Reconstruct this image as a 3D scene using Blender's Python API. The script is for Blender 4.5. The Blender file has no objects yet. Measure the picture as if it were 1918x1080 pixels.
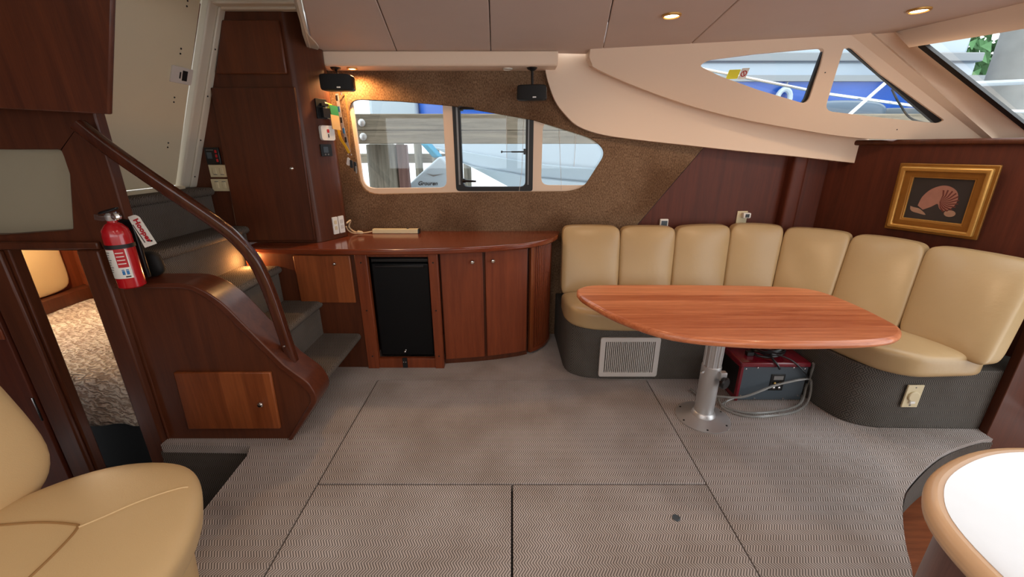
import bpy, bmesh, math, random
from math import sin, cos, pi, radians
from mathutils import Vector, Matrix
from mathutils.geometry import tessellate_polygon
random.seed(4)
S = bpy.context.scene
C = S.collection

# ------------------------------------------------------------------ camera, sky, exposure
cam = bpy.data.cameras.new('camera'); cam.sensor_width = 36; cam.lens = 760/1918*36
cam.clip_start = 0.02; cam.clip_end = 300
co = bpy.data.objects.new('camera', cam); C.objects.link(co)
co.location = (0, 0, 1.5); co.rotation_euler = (radians(90-19), 0, 0)
S.camera = co
W = bpy.data.worlds.new('overcast'); S.world = W; W.use_nodes = True
nt = W.node_tree; bg = nt.nodes['Background']
tc = nt.nodes.new('ShaderNodeTexCoord'); sx = nt.nodes.new('ShaderNodeSeparateXYZ')
rp_ = nt.nodes.new('ShaderNodeValToRGB')
nt.links.new(tc.outputs['Generated'], sx.inputs[0]); nt.links.new(sx.outputs['Z'], rp_.inputs[0])
rp_.color_ramp.elements[0].position = 0.0; rp_.color_ramp.elements[0].color = (.93, .97, 1, 1)
rp_.color_ramp.elements[1].position = 0.6; rp_.color_ramp.elements[1].color = (.97, .99, 1, 1)
nt.links.new(rp_.outputs[0], bg.inputs[0]); bg.inputs[1].default_value = 3.0
S.view_settings.view_transform = 'Standard'; S.view_settings.look = 'None'
S.view_settings.gamma = 1; S.view_settings.use_curve_mapping = False
S.view_settings.exposure = 0.0

# ------------------------------------------------------------------ materials
def newmat(name):
    m = bpy.data.materials.new(name); m.use_nodes = True
    return m, m.node_tree, m.node_tree.nodes['Principled BSDF']
def lin(c):
    return tuple(((v/255+.055)/1.055)**2.4 if v/255 > .04045 else v/255/12.92 for v in c)+(1,)
def N(nt, t, **k):
    n = nt.nodes.new(t)
    for a, v in k.items(): setattr(n, a, v)
    return n
def plain(name, rgb, rough=.5, metal=0, spec=.5, coat=0, bump=0, bscale=400, vary=0, vscale=6):
    m, nt, b = newmat(name)
    b.inputs['Base Color'].default_value = lin(rgb); b.inputs['Roughness'].default_value = rough
    b.inputs['Metallic'].default_value = metal; b.inputs['Specular IOR Level'].default_value = spec
    b.inputs['Coat Weight'].default_value = coat; b.inputs['Coat Roughness'].default_value = .08
    if vary or bump:
        t = N(nt, 'ShaderNodeTexCoord')
    if vary:
        n = N(nt, 'ShaderNodeTexNoise'); n.inputs['Scale'].default_value = vscale; n.inputs['Detail'].default_value = 5
        nt.links.new(t.outputs['Object'], n.inputs['Vector'])
        mx = N(nt, 'ShaderNodeMix', data_type='RGBA')
        c = lin(rgb); mx.inputs[6].default_value = tuple(v*(1-vary) for v in c[:3])+(1,)
        mx.inputs[7].default_value = tuple(min(1, v*(1+vary)) for v in c[:3])+(1,)
        nt.links.new(n.outputs['Fac'], mx.inputs[0]); nt.links.new(mx.outputs[2], b.inputs['Base Color'])
    if bump:
        n2 = N(nt, 'ShaderNodeTexNoise'); n2.inputs['Scale'].default_value = bscale; n2.inputs['Detail'].default_value = 3
        nt.links.new(t.outputs['Object'], n2.inputs['Vector'])
        bp = N(nt, 'ShaderNodeBump'); bp.inputs['Strength'].default_value = bump; bp.inputs['Distance'].default_value = .004
        nt.links.new(n2.outputs['Fac'], bp.inputs['Height']); nt.links.new(bp.outputs[0], b.inputs['Normal'])
    return m
def wood(name, dark, light, axis='z', rough=.42, coat=.1, scale=1.0, planks=0):
    m, nt, b = newmat(name)
    t = N(nt, 'ShaderNodeTexCoord'); mp = N(nt, 'ShaderNodeMapping')
    s = {'x': (.9, 16, 16), 'y': (16, .9, 16), 'z': (16, 16, .9)}[axis]
    mp.inputs['Scale'].default_value = tuple(v*scale for v in s)
    nt.links.new(t.outputs['Object'], mp.inputs[0])
    n = N(nt, 'ShaderNodeTexNoise'); n.inputs['Scale'].default_value = 1.6; n.inputs['Detail'].default_value = 8
    n.inputs['Roughness'].default_value = .6; n.inputs['Distortion'].default_value = .6
    nt.links.new(mp.outputs[0], n.inputs['Vector'])
    f = N(nt, 'ShaderNodeTexNoise'); f.inputs['Scale'].default_value = 14; f.inputs['Detail'].default_value = 2
    nt.links.new(mp.outputs[0], f.inputs['Vector'])
    mth = N(nt, 'ShaderNodeMath', operation='MULTIPLY_ADD'); mth.inputs[1].default_value = .3
    nt.links.new(f.outputs['Fac'], mth.inputs[0]); nt.links.new(n.outputs['Fac'], mth.inputs[2])
    last = mth.outputs[0]
    if planks:
        sp = N(nt, 'ShaderNodeSeparateXYZ'); nt.links.new(t.outputs['Object'], sp.inputs[0])
        a = N(nt, 'ShaderNodeMath', operation='MULTIPLY'); a.inputs[1].default_value = planks
        nt.links.new(sp.outputs[{'x': 'Y', 'z': 'X', 'y': 'X'}[axis]], a.inputs[0])
        fl = N(nt, 'ShaderNodeMath', operation='FLOOR'); nt.links.new(a.outputs[0], fl.inputs[0])
        wn = N(nt, 'ShaderNodeTexWhiteNoise', noise_dimensions='1D'); nt.links.new(fl.outputs[0], wn.inputs['W'])
        ad = N(nt, 'ShaderNodeMath', operation='MULTIPLY_ADD'); ad.inputs[1].default_value = .35
        nt.links.new(wn.outputs['Value'], ad.inputs[0]); nt.links.new(last, ad.inputs[2])
        sb = N(nt, 'ShaderNodeMath', operation='SUBTRACT'); sb.inputs[1].default_value = .17
        nt.links.new(ad.outputs[0], sb.inputs[0]); last = sb.outputs[0]
    r = N(nt, 'ShaderNodeValToRGB'); r.color_ramp.elements[0].position = .38; r.color_ramp.elements[1].position = .88
    r.color_ramp.elements[0].color = lin(dark); r.color_ramp.elements[1].color = lin(light)
    nt.links.new(last, r.inputs[0]); nt.links.new(r.outputs[0], b.inputs['Base Color'])
    b.inputs['Roughness'].default_value = rough; b.inputs['Coat Weight'].default_value = coat
    b.inputs['Specular IOR Level'].default_value = .35; b.inputs['Coat Roughness'].default_value = .12
    return m
def carpet(name, dark, light, px=.0110, row=.024):
    m, nt, b = newmat(name); L = nt.links
    t = N(nt, 'ShaderNodeTexCoord'); g = N(nt, 'ShaderNodeNewGeometry')
    sp = N(nt, 'ShaderNodeSeparateXYZ'); L.new(t.outputs['Object'], sp.inputs[0])
    sn = N(nt, 'ShaderNodeSeparateXYZ'); L.new(g.outputs['Normal'], sn.inputs[0])
    def M(op, a, b_=None, c=None):
        n = N(nt, 'ShaderNodeMath', operation=op)
        for i, v in enumerate((a, b_, c)):
            if v is None: continue
            if hasattr(v, 'is_linked') or hasattr(v, 'links'): L.new(v, n.inputs[i])
            else: n.inputs[i].default_value = v
        return n.outputs[0]
    az = M('ABSOLUTE', sn.outputs['Z']); isflat = M('GREATER_THAN', az, .6)
    ax = M('ABSOLUTE', sn.outputs['X']); isx = M('GREATER_THAN', ax, .7)
    def mix(f, a, c):
        return M('ADD', M('MULTIPLY', f, a), M('MULTIPLY', M('SUBTRACT', 1.0, f), c))
    v = mix(isflat, sp.outputs['Y'], sp.outputs['Z'])
    u = mix(isx, sp.outputs['Y'], sp.outputs['X'])
    tri = M('PINGPONG', v, row)
    ph = M('ADD', M('DIVIDE', u, px), M('MULTIPLY', tri, 1.45/row))
    w = M('SINE', M('MULTIPLY', ph, 2*pi))
    w01 = M('MULTIPLY_ADD', w, .5, .5)
    nz = N(nt, 'ShaderNodeTexNoise'); nz.inputs['Scale'].default_value = 500; L.new(t.outputs['Object'], nz.inputs['Vector'])
    big = N(nt, 'ShaderNodeTexNoise'); big.inputs['Scale'].default_value = 3; big.inputs['Detail'].default_value = 6; L.new(t.outputs['Object'], big.inputs['Vector'])
    f = M('ADD', M('MULTIPLY', w01, .72), M('MULTIPLY', nz.outputs['Fac'], .3))
    mx = N(nt, 'ShaderNodeMix', data_type='RGBA'); L.new(f, mx.inputs[0])
    mx.inputs[6].default_value = lin(dark); mx.inputs[7].default_value = lin(light)
    m2 = N(nt, 'ShaderNodeMix', data_type='RGBA', blend_type='MULTIPLY'); m2.inputs[0].default_value = 1
    r = N(nt, 'ShaderNodeValToRGB'); r.color_ramp.elements[0].position = .35; r.color_ramp.elements[1].position = .62
    r.color_ramp.elements[0].color = (.8, .77, .74, 1); r.color_ramp.elements[1].color = (1, 1, 1, 1)
    L.new(big.outputs['Fac'], r.inputs[0]); L.new(mx.outputs[2], m2.inputs[6]); L.new(r.outputs[0], m2.inputs[7])
    L.new(m2.outputs[2], b.inputs['Base Color']); b.inputs['Roughness'].default_value = .95
    b.inputs['Specular IOR Level'].default_value = .1
    bp = N(nt, 'ShaderNodeBump'); bp.inputs['Strength'].default_value = .5; bp.inputs['Distance'].default_value = .003
    L.new(f, bp.inputs['Height']); L.new(bp.outputs[0], b.inputs['Normal'])
    return m
def fabric(name):
    m, nt, b = newmat(name); L = nt.links
    t = N(nt, 'ShaderNodeTexCoord')
    n = N(nt, 'ShaderNodeTexNoise'); n.inputs['Scale'].default_value = 170; n.inputs['Detail'].default_value = 4
    mp = N(nt, 'ShaderNodeMapping'); mp.inputs['Scale'].default_value = (1, 1, .45); L.new(t.outputs['Object'], mp.inputs[0]); L.new(mp.outputs[0], n.inputs['Vector'])
    r = N(nt, 'ShaderNodeValToRGB'); r.color_ramp.elements[0].position = .3; r.color_ramp.elements[1].position = .72
    r.color_ramp.elements[0].color = lin((92, 70, 52)); r.color_ramp.elements[1].color = lin((152, 124, 98)); L.new(n.outputs['Fac'], r.inputs[0])
    s = N(nt, 'ShaderNodeTexNoise'); s.inputs['Scale'].default_value = 2.4; s.inputs['Detail'].default_value = 7; L.new(t.outputs['Object'], s.inputs['Vector'])
    r2 = N(nt, 'ShaderNodeValToRGB'); r2.color_ramp.elements[0].position = .36; r2.color_ramp.elements[1].position = .56
    r2.color_ramp.elements[0].color = (.62, .55, .5, 1); r2.color_ramp.elements[1].color = (1, 1, 1, 1); L.new(s.outputs['Fac'], r2.inputs[0])
    mx = N(nt, 'ShaderNodeMix', data_type='RGBA', blend_type='MULTIPLY'); mx.inputs[0].default_value = 1
    L.new(r.outputs[0], mx.inputs[6]); L.new(r2.outputs[0], mx.inputs[7]); L.new(mx.outputs[2], b.inputs['Base Color'])
    b.inputs['Roughness'].default_value = .95; b.inputs['Specular IOR Level'].default_value = .1
    bp = N(nt, 'ShaderNodeBump'); bp.inputs['Strength'].default_value = .4; bp.inputs['Distance'].default_value = .003
    L.new(n.outputs['Fac'], bp.inputs['Height']); L.new(bp.outputs[0], b.inputs['Normal'])
    return m
def emit(name, rgb, s):
    m, nt, b = newmat(name); b.inputs['Base Color'].default_value = lin(rgb)
    b.inputs['Emission Color'].default_value = lin(rgb); b.inputs['Emission Strength'].default_value = s
    return m
def glassmat(name, tint=(.93, .96, .97), gl=.06):
    m, nt, b = newmat(name); nt.nodes.remove(b); out = nt.nodes['Material Output']
    tr = N(nt, 'ShaderNodeBsdfTransparent'); tr.inputs[0].default_value = tint+(1,)
    go = N(nt, 'ShaderNodeBsdfGlossy'); go.inputs['Roughness'].default_value = .02
    fr = N(nt, 'ShaderNodeFresnel'); ge = N(nt, 'ShaderNodeNewGeometry')
    io = N(nt, 'ShaderNodeMapRange'); io.inputs['To Min'].default_value = 1.45; io.inputs['To Max'].default_value = 1/1.45
    nt.links.new(ge.outputs['Backfacing'], io.inputs['Value']); nt.links.new(io.outputs[0], fr.inputs[0])
    mx = N(nt, 'ShaderNodeMixShader'); nt.links.new(fr.outputs[0], mx.inputs[0])
    nt.links.new(tr.outputs[0], mx.inputs[1]); nt.links.new(go.outputs[0], mx.inputs[2])
    nt.links.new(mx.outputs[0], out.inputs['Surface'])
    return m

CH_D = wood('dark_cherry', (68, 33, 18), (94, 48, 27), 'z')
CH_M = wood('cherry', (98, 43, 21), (132, 64, 34), 'z')
CH_L = wood('light_cherry', (110, 54, 25), (146, 79, 40), 'z', planks=9)
CH_X = wood('cherry_horizontal', (96, 40, 20), (132, 62, 34), 'x', rough=.2, coat=.6)
CH_R = wood('red_cherry', (72, 30, 16), (96, 43, 24), 'z', rough=.5, coat=0)
TBL = wood('table_wood', (166, 84, 47), (224, 142, 96), 'x', rough=.36, coat=.4, planks=11)
SOLE = wood('teak_sole', (92, 44, 22), (140, 78, 44), 'x', rough=.35)
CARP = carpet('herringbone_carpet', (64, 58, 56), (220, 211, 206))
CARPD = carpet('dark_grey_carpet', (50, 46, 43), (122, 114, 107))  # darker grey carpet of the stairs, sunk step and galley riser
CARPB = carpet('settee_base_carpet', (54, 52, 50), (116, 111, 105))
FAB = fabric('brown_wall_fabric')
VIN = plain('tan_vinyl', (184, 156, 114), .33, spec=.45, bump=.25, bscale=26, vary=.06, vscale=5)
VINC = plain('cream_vinyl', (204, 174, 128), .42, spec=.35, bump=.12, bscale=300, vary=.05, vscale=4)
HEAD = plain('headliner_vinyl', (198, 180, 170), .6, spec=.25, bump=.1, bscale=500, vary=.04, vscale=5)
GEL = plain('beige_gelcoat', (232, 208, 184), .45, spec=.35, bump=.05, bscale=400)
GELW = plain('offwhite_gelcoat', (206, 198, 182), .3, spec=.5)
DOORW = plain('cream_door_paint', (214, 202, 174), .4, vary=.04, vscale=3)
PANC = plain('cream_vinyl_panel', (160, 149, 126), .6, bump=.15, bscale=600)
BLK = plain('black_plastic', (18, 19, 21), .35)
BLKM = plain('matt_black', (10, 10, 11), .7)
FRG = plain('fridge_black', (6, 7, 9), .5, spec=.25, bump=.08, bscale=600)
RUB = plain('black_rubber', (16, 16, 17), .5)
CHR = plain('polished_chrome', (225, 225, 225), .12, metal=1)
ALU = plain('anodised_aluminium', (205, 205, 205), .4, metal=.75)
GRY = plain('grey_plastic', (206, 200, 194), .5)
WHT = plain('white_plastic', (232, 230, 224), .4)
IVO = plain('ivory_plastic', (214, 200, 164), .4)
RED = plain('extinguisher_red', (176, 16, 26), .22, coat=.5)
MAR = plain('maroon_enamel', (112, 14, 32), .25, coat=.5)
STG = plain('slate_grey_enamel', (72, 82, 90), .4)
GOLD = plain('gilt_frame', (156, 108, 46), .4, metal=.55, bump=.2, bscale=120, vary=.2, vscale=20)
GOLDB = plain('pale_gilt', (196, 148, 76), .35, metal=.55, vary=.15, vscale=30)
CNV = plain('dark_canvas', (50, 44, 42), .6, vary=.3, vscale=8)
SH1 = plain('shell_pink', (166, 116, 100), .6, vary=.15, vscale=30)
SH2 = plain('shell_stripe', (104, 48, 40), .6)
SH3 = plain('shell_tan', (168, 132, 110), .6, vary=.2, vscale=30)
PAP = plain('white_paper', (225, 222, 214), .7)
REDI = plain('red_print', (178, 20, 30), .6)
BLUI = plain('blue_print', (40, 110, 170), .6)
GRYI = plain('grey_print', (120, 118, 116), .7)
BLKI = plain('black_print', (25, 25, 28), .6)
YEL = plain('yellow_webbing', (230, 180, 30), .7)
YELS = plain('yellow_sticker', (232, 222, 60), .6)
GRN = plain('green_card', (30, 130, 80), .6)
TANP = plain('tan_card', (216, 178, 120), .6)
CORD = plain('pale_cord', (210, 186, 150), .5)
CTOP = plain('white_laminate', (212, 215, 220), .16, spec=.7, coat=1, vary=.05, vscale=14)
CTOP.node_tree.nodes['Principled BSDF'].inputs['Coat IOR'].default_value = 1.6
CEDG = plain('beige_laminate_edge', (214, 178, 140), .3, vary=.05, vscale=20)
PED = wood('mauve_wood', (92, 62, 58), (124, 90, 82), 'z', rough=.3)
WEA = wood('weathered_timber', (84, 77, 66), (150, 139, 121), 'x', rough=.9, coat=0)
WEAV = wood('weathered_pile', (76, 72, 64), (142, 136, 122), 'z', rough=.9, coat=0, scale=1.4)
REDW = wood('reddish_board', (92, 66, 62), (132, 104, 98), 'z', rough=.9, coat=0)
HULL = plain('white_hull', (178, 192, 202), .3)
HULL2 = plain('pale_hull_bottom', (164, 176, 184), .4)
BLU = plain('blue_hull', (30, 86, 176), .25, coat=.4, vary=.15, vscale=3)
GRYH = plain('grey_rub_rail', (140, 146, 150), .5)
TEAL = plain('teal_canvas', (36, 140, 170), .7)
LEAF = plain('green_foliage', (86, 130, 84), .8, vary=.4, vscale=3)
WATER = plain('pale_water', (150, 165, 165), .08)
STEEL = plain('stainless_tube', (220, 224, 226), .2, metal=1)
LENS = emit('lit_lamp_lens', (255, 214, 170), 14)
LENSV = emit('lit_valance_lens', (255, 206, 150), 16)
GLS = glassmat('window_glass')
HOSE = plain('clear_hose', (190, 190, 186), .15, spec=.7)
HOSE.node_tree.nodes['Principled BSDF'].inputs['Transmission Weight'].default_value = .65

# ------------------------------------------------------------------ mesh helpers
class MB:
    def __init__(s): s.v = []; s.f = []
    def add(s, vs, fs):
        k = len(s.v); s.v += [tuple(p) for p in vs]; s.f += [tuple(i+k for i in f) for f in fs]; return s
    def box(s, x0, x1, y0, y1, z0, z1):
        return s.add([(x, y, z) for z in (z0, z1) for y in (y0, y1) for x in (x0, x1)],
              [(0, 2, 3, 1), (4, 5, 7, 6), (0, 1, 5, 4), (2, 6, 7, 3), (0, 4, 6, 2), (1, 3, 7, 5)])
    def plate(s, outer, w0, w1, fr, holes=()):
        """flat polygon (u, v) with holes, between depths w0 and w1, placed by fr(u, v, w)"""
        loops = [list(outer)]+[list(h) for h in holes]
        flat = [p for l in loops for p in l]
        tris = tessellate_polygon([[Vector((p[0], p[1], 0)) for p in l] for l in loops])
        n = len(flat)
        vs = [fr(u, v, w0) for u, v in flat]+[fr(u, v, w1) for u, v in flat]
        fs = [tuple(t) for t in tris]+[tuple(i+n for i in reversed(t)) for t in tris]
        k = 0
        for l in loops:
            m = len(l)
            for i in range(m):
                a, b = k+i, k+(i+1) % m
                fs.append((a, b, b+n, a+n))
            k += m
        return s.add(vs, fs)
    def prism(s, poly, a0, a1, ax='z'):
        fr = {'z': lambda u, v, w: (u, v, w), 'y': lambda u, v, w: (u, w, v), 'x': lambda u, v, w: (w, u, v)}[ax]
        n = len(poly)
        vs = [fr(u, v, a0) for u, v in poly]+[fr(u, v, a1) for u, v in poly]
        fs = [tuple(range(n)), tuple(range(2*n-1, n-1, -1))]+[(i, (i+1) % n, (i+1) % n+n, i+n) for i in range(n)]
        return s.add(vs, fs)
    def grid(s, rows, cl=False):
        n = len(rows[0]); vs = [p for r in rows for p in r]; fs = []
        for j in range(len(rows)-1):
            for i in range(n if cl else n-1):
                a, b = j*n+i, j*n+(i+1) % n
                fs.append((a, b, b+n, a+n))
        return s.add(vs, fs)
    def tube(s, pts, r, n=8, closed=False, cap=True):
        pts = [Vector(p) for p in pts]; m = len(pts); rows = []
        up = None
        for i, p in enumerate(pts):
            a = pts[(i-1) % m] if (closed or i > 0) else p
            b = pts[(i+1) % m] if (closed or i < m-1) else p
            t = (b-a).normalized()
            if up is None:
                up = Vector((0, 0, 1)) if abs(t.z) < .9 else Vector((1, 0, 0))
            x = t.cross(up)
            if x.length < 1e-5: x = t.cross(Vector((1, .3, 0)))
            x.normalize(); y = x.cross(t).normalized(); up = y
            rr = r[i] if isinstance(r, (list, tuple)) else r
            rows.append([p+x*rr*cos(2*pi*k/n)+y*rr*sin(2*pi*k/n) for k in range(n)])
        if closed: rows.append(rows[0])
        k0 = len(s.v); s.grid(rows, True)
        if cap and not closed:
            s.f.append(tuple(k0+i for i in range(n))); s.f.append(tuple(k0+(m-1)*n+i for i in reversed(range(n))))
        return s
    def sweep(s, pts, prof, up=(0, 1, 0)):
        """closed profile [(a, b)] swept along pts; a along the side vector, b along up"""
        pts = [Vector(p) for p in pts]; m = len(pts); rows = []; up = Vector(up)
        for i, p in enumerate(pts):
            t = (pts[min(i+1, m-1)]-pts[max(i-1, 0)]).normalized()
            x = t.cross(up).normalized()
            rows.append([p+x*a+up*b for a, b in prof])
        n = len(prof); k0 = len(s.v); s.grid(rows, True)
        s.f.append(tuple(k0+i for i in range(n))); s.f.append(tuple(k0+(m-1)*n+i for i in reversed(range(n))))
        return s
    def lathe(s, prof, c=(0, 0, 0), d=(0, 0, 1), n=20):
        d = Vector(d).normalized(); q = Vector((0, 0, 1)).rotation_difference(d); c = Vector(c)
        rows = [[c+q @ Vector((r*cos(2*pi*k/n), r*sin(2*pi*k/n), z)) for k in range(n)] for r, z in prof]
        k0 = len(s.v); s.grid(rows, True)
        s.f.append(tuple(k0+i for i in range(n))); s.f.append(tuple(k0+(len(prof)-1)*n+i for i in reversed(range(n))))
        return s
    def puff(s, fn, e=5, n=12):
        """superellipsoid-rounded block; fn maps (a, b, c) in [-1, 1] to world"""
        idx = {}; 
        def vert(p):
            k = tuple(round(x, 5) for x in p)
            if k not in idx:
                q = sum(abs(x)**e for x in p)**(1/e); idx[k] = len(s.v)
                s.v.append(tuple(fn(*(x/q for x in p))))
            return idx[k]
        g = [-1+2*i/n for i in range(n+1)]
        g = [math.copysign(abs(x)**(.8 if e < 8 else .5), x) for x in g]
        for ax in range(3):
            for sg in (-1, 1):
                for i in range(n):
                    for j in range(n):
                        q = []
                        for a, b in ((g[i], g[j]), (g[i+1], g[j]), (g[i+1], g[j+1]), (g[i], g[j+1])):
                            p = [a, b]; p.insert(ax, sg); q.append(vert(p))
                        s.f.append(tuple(q))
        return s
ORG = {}
def obj(name, mb, m, parent=None, org=None, smooth=35, bevel=0, seg=2, label=None):
    o_ = ORG[parent.name] if parent else Vector(org or (0, 0, 0))
    me = bpy.data.meshes.new(name)
    me.from_pydata([tuple(Vector(v)-o_) for v in mb.v], [], mb.f); me.update()
    b = bmesh.new(); b.from_mesh(me); bmesh.ops.remove_doubles(b, verts=b.verts, dist=1e-6)
    bmesh.ops.recalc_face_normals(b, faces=b.faces); b.to_mesh(me); b.free()
    me.materials.append(m)
    if smooth:
        me.shade_smooth(); me.set_sharp_from_angle(angle=radians(smooth))
    o = bpy.data.objects.new(name, me); C.objects.link(o)
    if parent: o.parent = parent
    else: o.location = o_
    ORG[o.name] = o_
    if bevel:
        md = o.modifiers.new('edge', 'BEVEL'); md.width = bevel; md.segments = seg; md.limit_method = 'ANGLE'; md.angle_limit = radians(40)
        md.harden_normals = False
    if label: o['label'] = label
    return o
def tag(o, label, cat, group=None):
    o['label'] = label; o['category'] = cat
    if group: o['group'] = group
    return o
def thing(name, loc, label, cat, group=None):
    o = bpy.data.objects.new(name, None); C.objects.link(o); o.location = loc; o.empty_display_size = .1
    ORG[o.name] = Vector(loc)
    return tag(o, label, cat, group)
def struct(name, mb, m, bevel=0, smooth=35, seg=2):
    o = obj(name, mb, m, bevel=bevel, smooth=smooth, seg=seg); o['kind'] = 'structure'; return o
def text(name, s, size, m, parent, loc, rot, ext=.0006, shear=0, bold=0):
    cu = bpy.data.curves.new(name, 'FONT'); cu.body = s; cu.size = size; cu.extrude = ext; cu.shear = shear; cu.offset = bold
    cu.align_x = 'CENTER'; cu.align_y = 'CENTER'; cu.resolution_u = 3; cu.materials.append(m)
    tmp = bpy.data.objects.new(name, cu); me = bpy.data.meshes.new_from_object(tmp); bpy.data.objects.remove(tmp)
    me.materials.clear(); me.materials.append(m)
    o = bpy.data.objects.new(name, me); C.objects.link(o); o.parent = parent; o['kind'] = 'stuff'
    o.location = Vector(loc)-ORG[parent.name]; o.rotation_euler = rot
    ORG[o.name] = ORG[parent.name]
    return o
def rp(pts, r, n=5):
    """round the corners of a polygon"""
    out = []; m = len(pts)
    for i in range(m):
        a, p, b = Vector(pts[i-1]), Vector(pts[i]), Vector(pts[(i+1) % m])
        rr = r[i] if isinstance(r, (list, tuple)) else r
        if rr <= 0: out.append(tuple(p)); continue
        d1, d2 = (a-p), (b-p); l = min(rr, d1.length*.48, d2.length*.48)
        s, e = p+d1.normalized()*l, p+d2.normalized()*l
        for k in range(n+1):
            t = k/n; out.append(tuple(s*(1-t)**2+p*2*t*(1-t)+e*t*t))
    return out
def smoothpath(pts, n=6, closed=False):
    pts = [Vector(p) for p in pts]; m = len(pts); out = []
    rng = range(m) if closed else range(m-1)
    for i in rng:
        g = lambda k: pts[k % m] if closed else pts[max(0, min(m-1, k))]
        p0, p1, p2, p3 = g(i-1), g(i), g(i+1), g(i+2)
        for k in range(n):
            t = k/n
            out.append(.5*((2*p1)+(p2-p0)*t+(2*p0-5*p1+4*p2-p3)*t*t+(3*p1-p0-3*p2+p3)*t**3))
    if not closed: out.append(pts[-1])
    return out
def lerp(a, b, t): return Vector(a)*(1-t)+Vector(b)*t
def polyat(pts, t):
    """point at parameter t in [0, 1] along a smooth polyline"""
    k = max(0, min(len(pts)-1.000001, t*(len(pts)-1))); i = int(k)
    return lerp(pts[i], pts[i+1], k-i)
def oval(cx, cy, rx, ry, n=24): return [(cx+rx*cos(2*pi*k/n), cy+ry*sin(2*pi*k/n)) for k in range(n)]
def rrect(x0, x1, y0, y1, r, n=4): return rp([(x0, y0), (x1, y0), (x1, y1), (x0, y1)], r, n)
XZ = lambda y0: (lambda u, v, w: (u, y0+w, v))
def knob(parent, c, r=.013, d=(0, -1, 0), m=None, name='knob', label=None):
    c = Vector(c)
    return obj(name, MB().lathe([(.3*r, -.004), (.5*r, .006), (.5*r, .010), (r, .014), (1.05*r, .02), (.7*r, .026), (.05*r, .028)], c, d, 16), m or CHR, parent, label=label)
def lampdata(name, loc, energy, rgb, size=.03, spot=None, rot=None, parent=None):
    l = bpy.data.lights.new(name, 'SPOT' if spot else 'POINT'); l.energy = energy; l.color = lin(rgb)[:3]; l.shadow_soft_size = size
    if spot: l.spot_size = radians(spot); l.spot_blend = .6
    o = bpy.data.objects.new(name, l); C.objects.link(o)
    if parent: o.parent = parent; o.location = Vector(loc)-ORG[parent.name]
    else: o.location = loc
    if rot: o.rotation_euler = rot
    return o

# ------------------------------------------------------------------ floor and hatches
cut = smoothpath([(2.63, 1.83), (2.528, 1.816), (2.237, 1.714), (1.916, 1.535), (1.757, 1.411), (1.596, 1.226), (1.486, 1.074), (1.36, .96), (1.05, .93), (.82, .72), (.76, .4), (.76, -1.5)], 4)
cut = [tuple(p) for p in cut]
flo = [(-2.6, -1.5), (-2.6, 1.15), (-1.36, 1.15), (-1.352, 1.33), (-1.37, 1.70), (-1.40, 1.775), (-1.885, 1.785), (-1.885, 3.2), (3.1, 3.2), (3.1, 1.90), (2.635, 1.90)]+cut
hole = [(-.924, .6), (.924, .6), (.924, 2.433), (-.924, 2.433)]
flr = struct('floor', MB().plate(flo, -.05, 0, lambda u, v, w: (u, v, w), [hole]), CARP, bevel=.004)
struct('floor_base', MB().box(-.96, .96, .55, 2.47, -.09, -.052), BLKM)
for nm, a in (('floor_hatch', (-.919, .919, 1.518, 2.428)), ('floor_hatch', (-.919, -.0035, .6, 1.511)), ('floor_hatch', (.0035, .919, .6, 1.511))):
    lab = {(-.919, 1.518): 'wide herringbone carpeted floor hatch in front of the fridge', (-.919, .6): 'left one of the two front carpeted floor hatches', (.0035, .6): 'carpeted floor hatch with a small round metal latch'}[(a[0], a[2])]
    h = thing(nm, ((a[0]+a[1])/2, (a[2]+a[3])/2, -.05), lab, 'floor hatch', 'carpeted floor hatches')
    obj('hatch_panel', MB().box(a[0], a[1], a[2], a[3], -.05, .001), CARP, h, bevel=.005)
    if a[0] > 0:
        obj('latch', MB().lathe([(.017, 0), (.017, .003), (.013, .005), (.012, .0035), (.001, .0035)], (.705, 1.327, .001), (0, 0, 1), 20), STG, h, label='round metal lift latch')
# the sunk step by the aft cabin and the galley sole
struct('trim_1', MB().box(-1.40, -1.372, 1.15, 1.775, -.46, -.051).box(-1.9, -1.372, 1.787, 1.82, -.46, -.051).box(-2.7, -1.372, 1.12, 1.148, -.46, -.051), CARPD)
struct('floor_aft', MB().box(-4.0, -1.37, 1.12, 3.5, -.52, -.46), plain('dark_aft_sole', (46, 40, 36), .8))
struct('floor_galley', MB().box(.5, 3.6, -1.5, 1.95, -.29, -.25), SOLE)
rz = [[(x, y, -.25) for x, y in cut], [(x+.004, y-.004, -.02) for x, y in cut]]
struct('trim_2', MB().grid(rz), CARPD)

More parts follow.
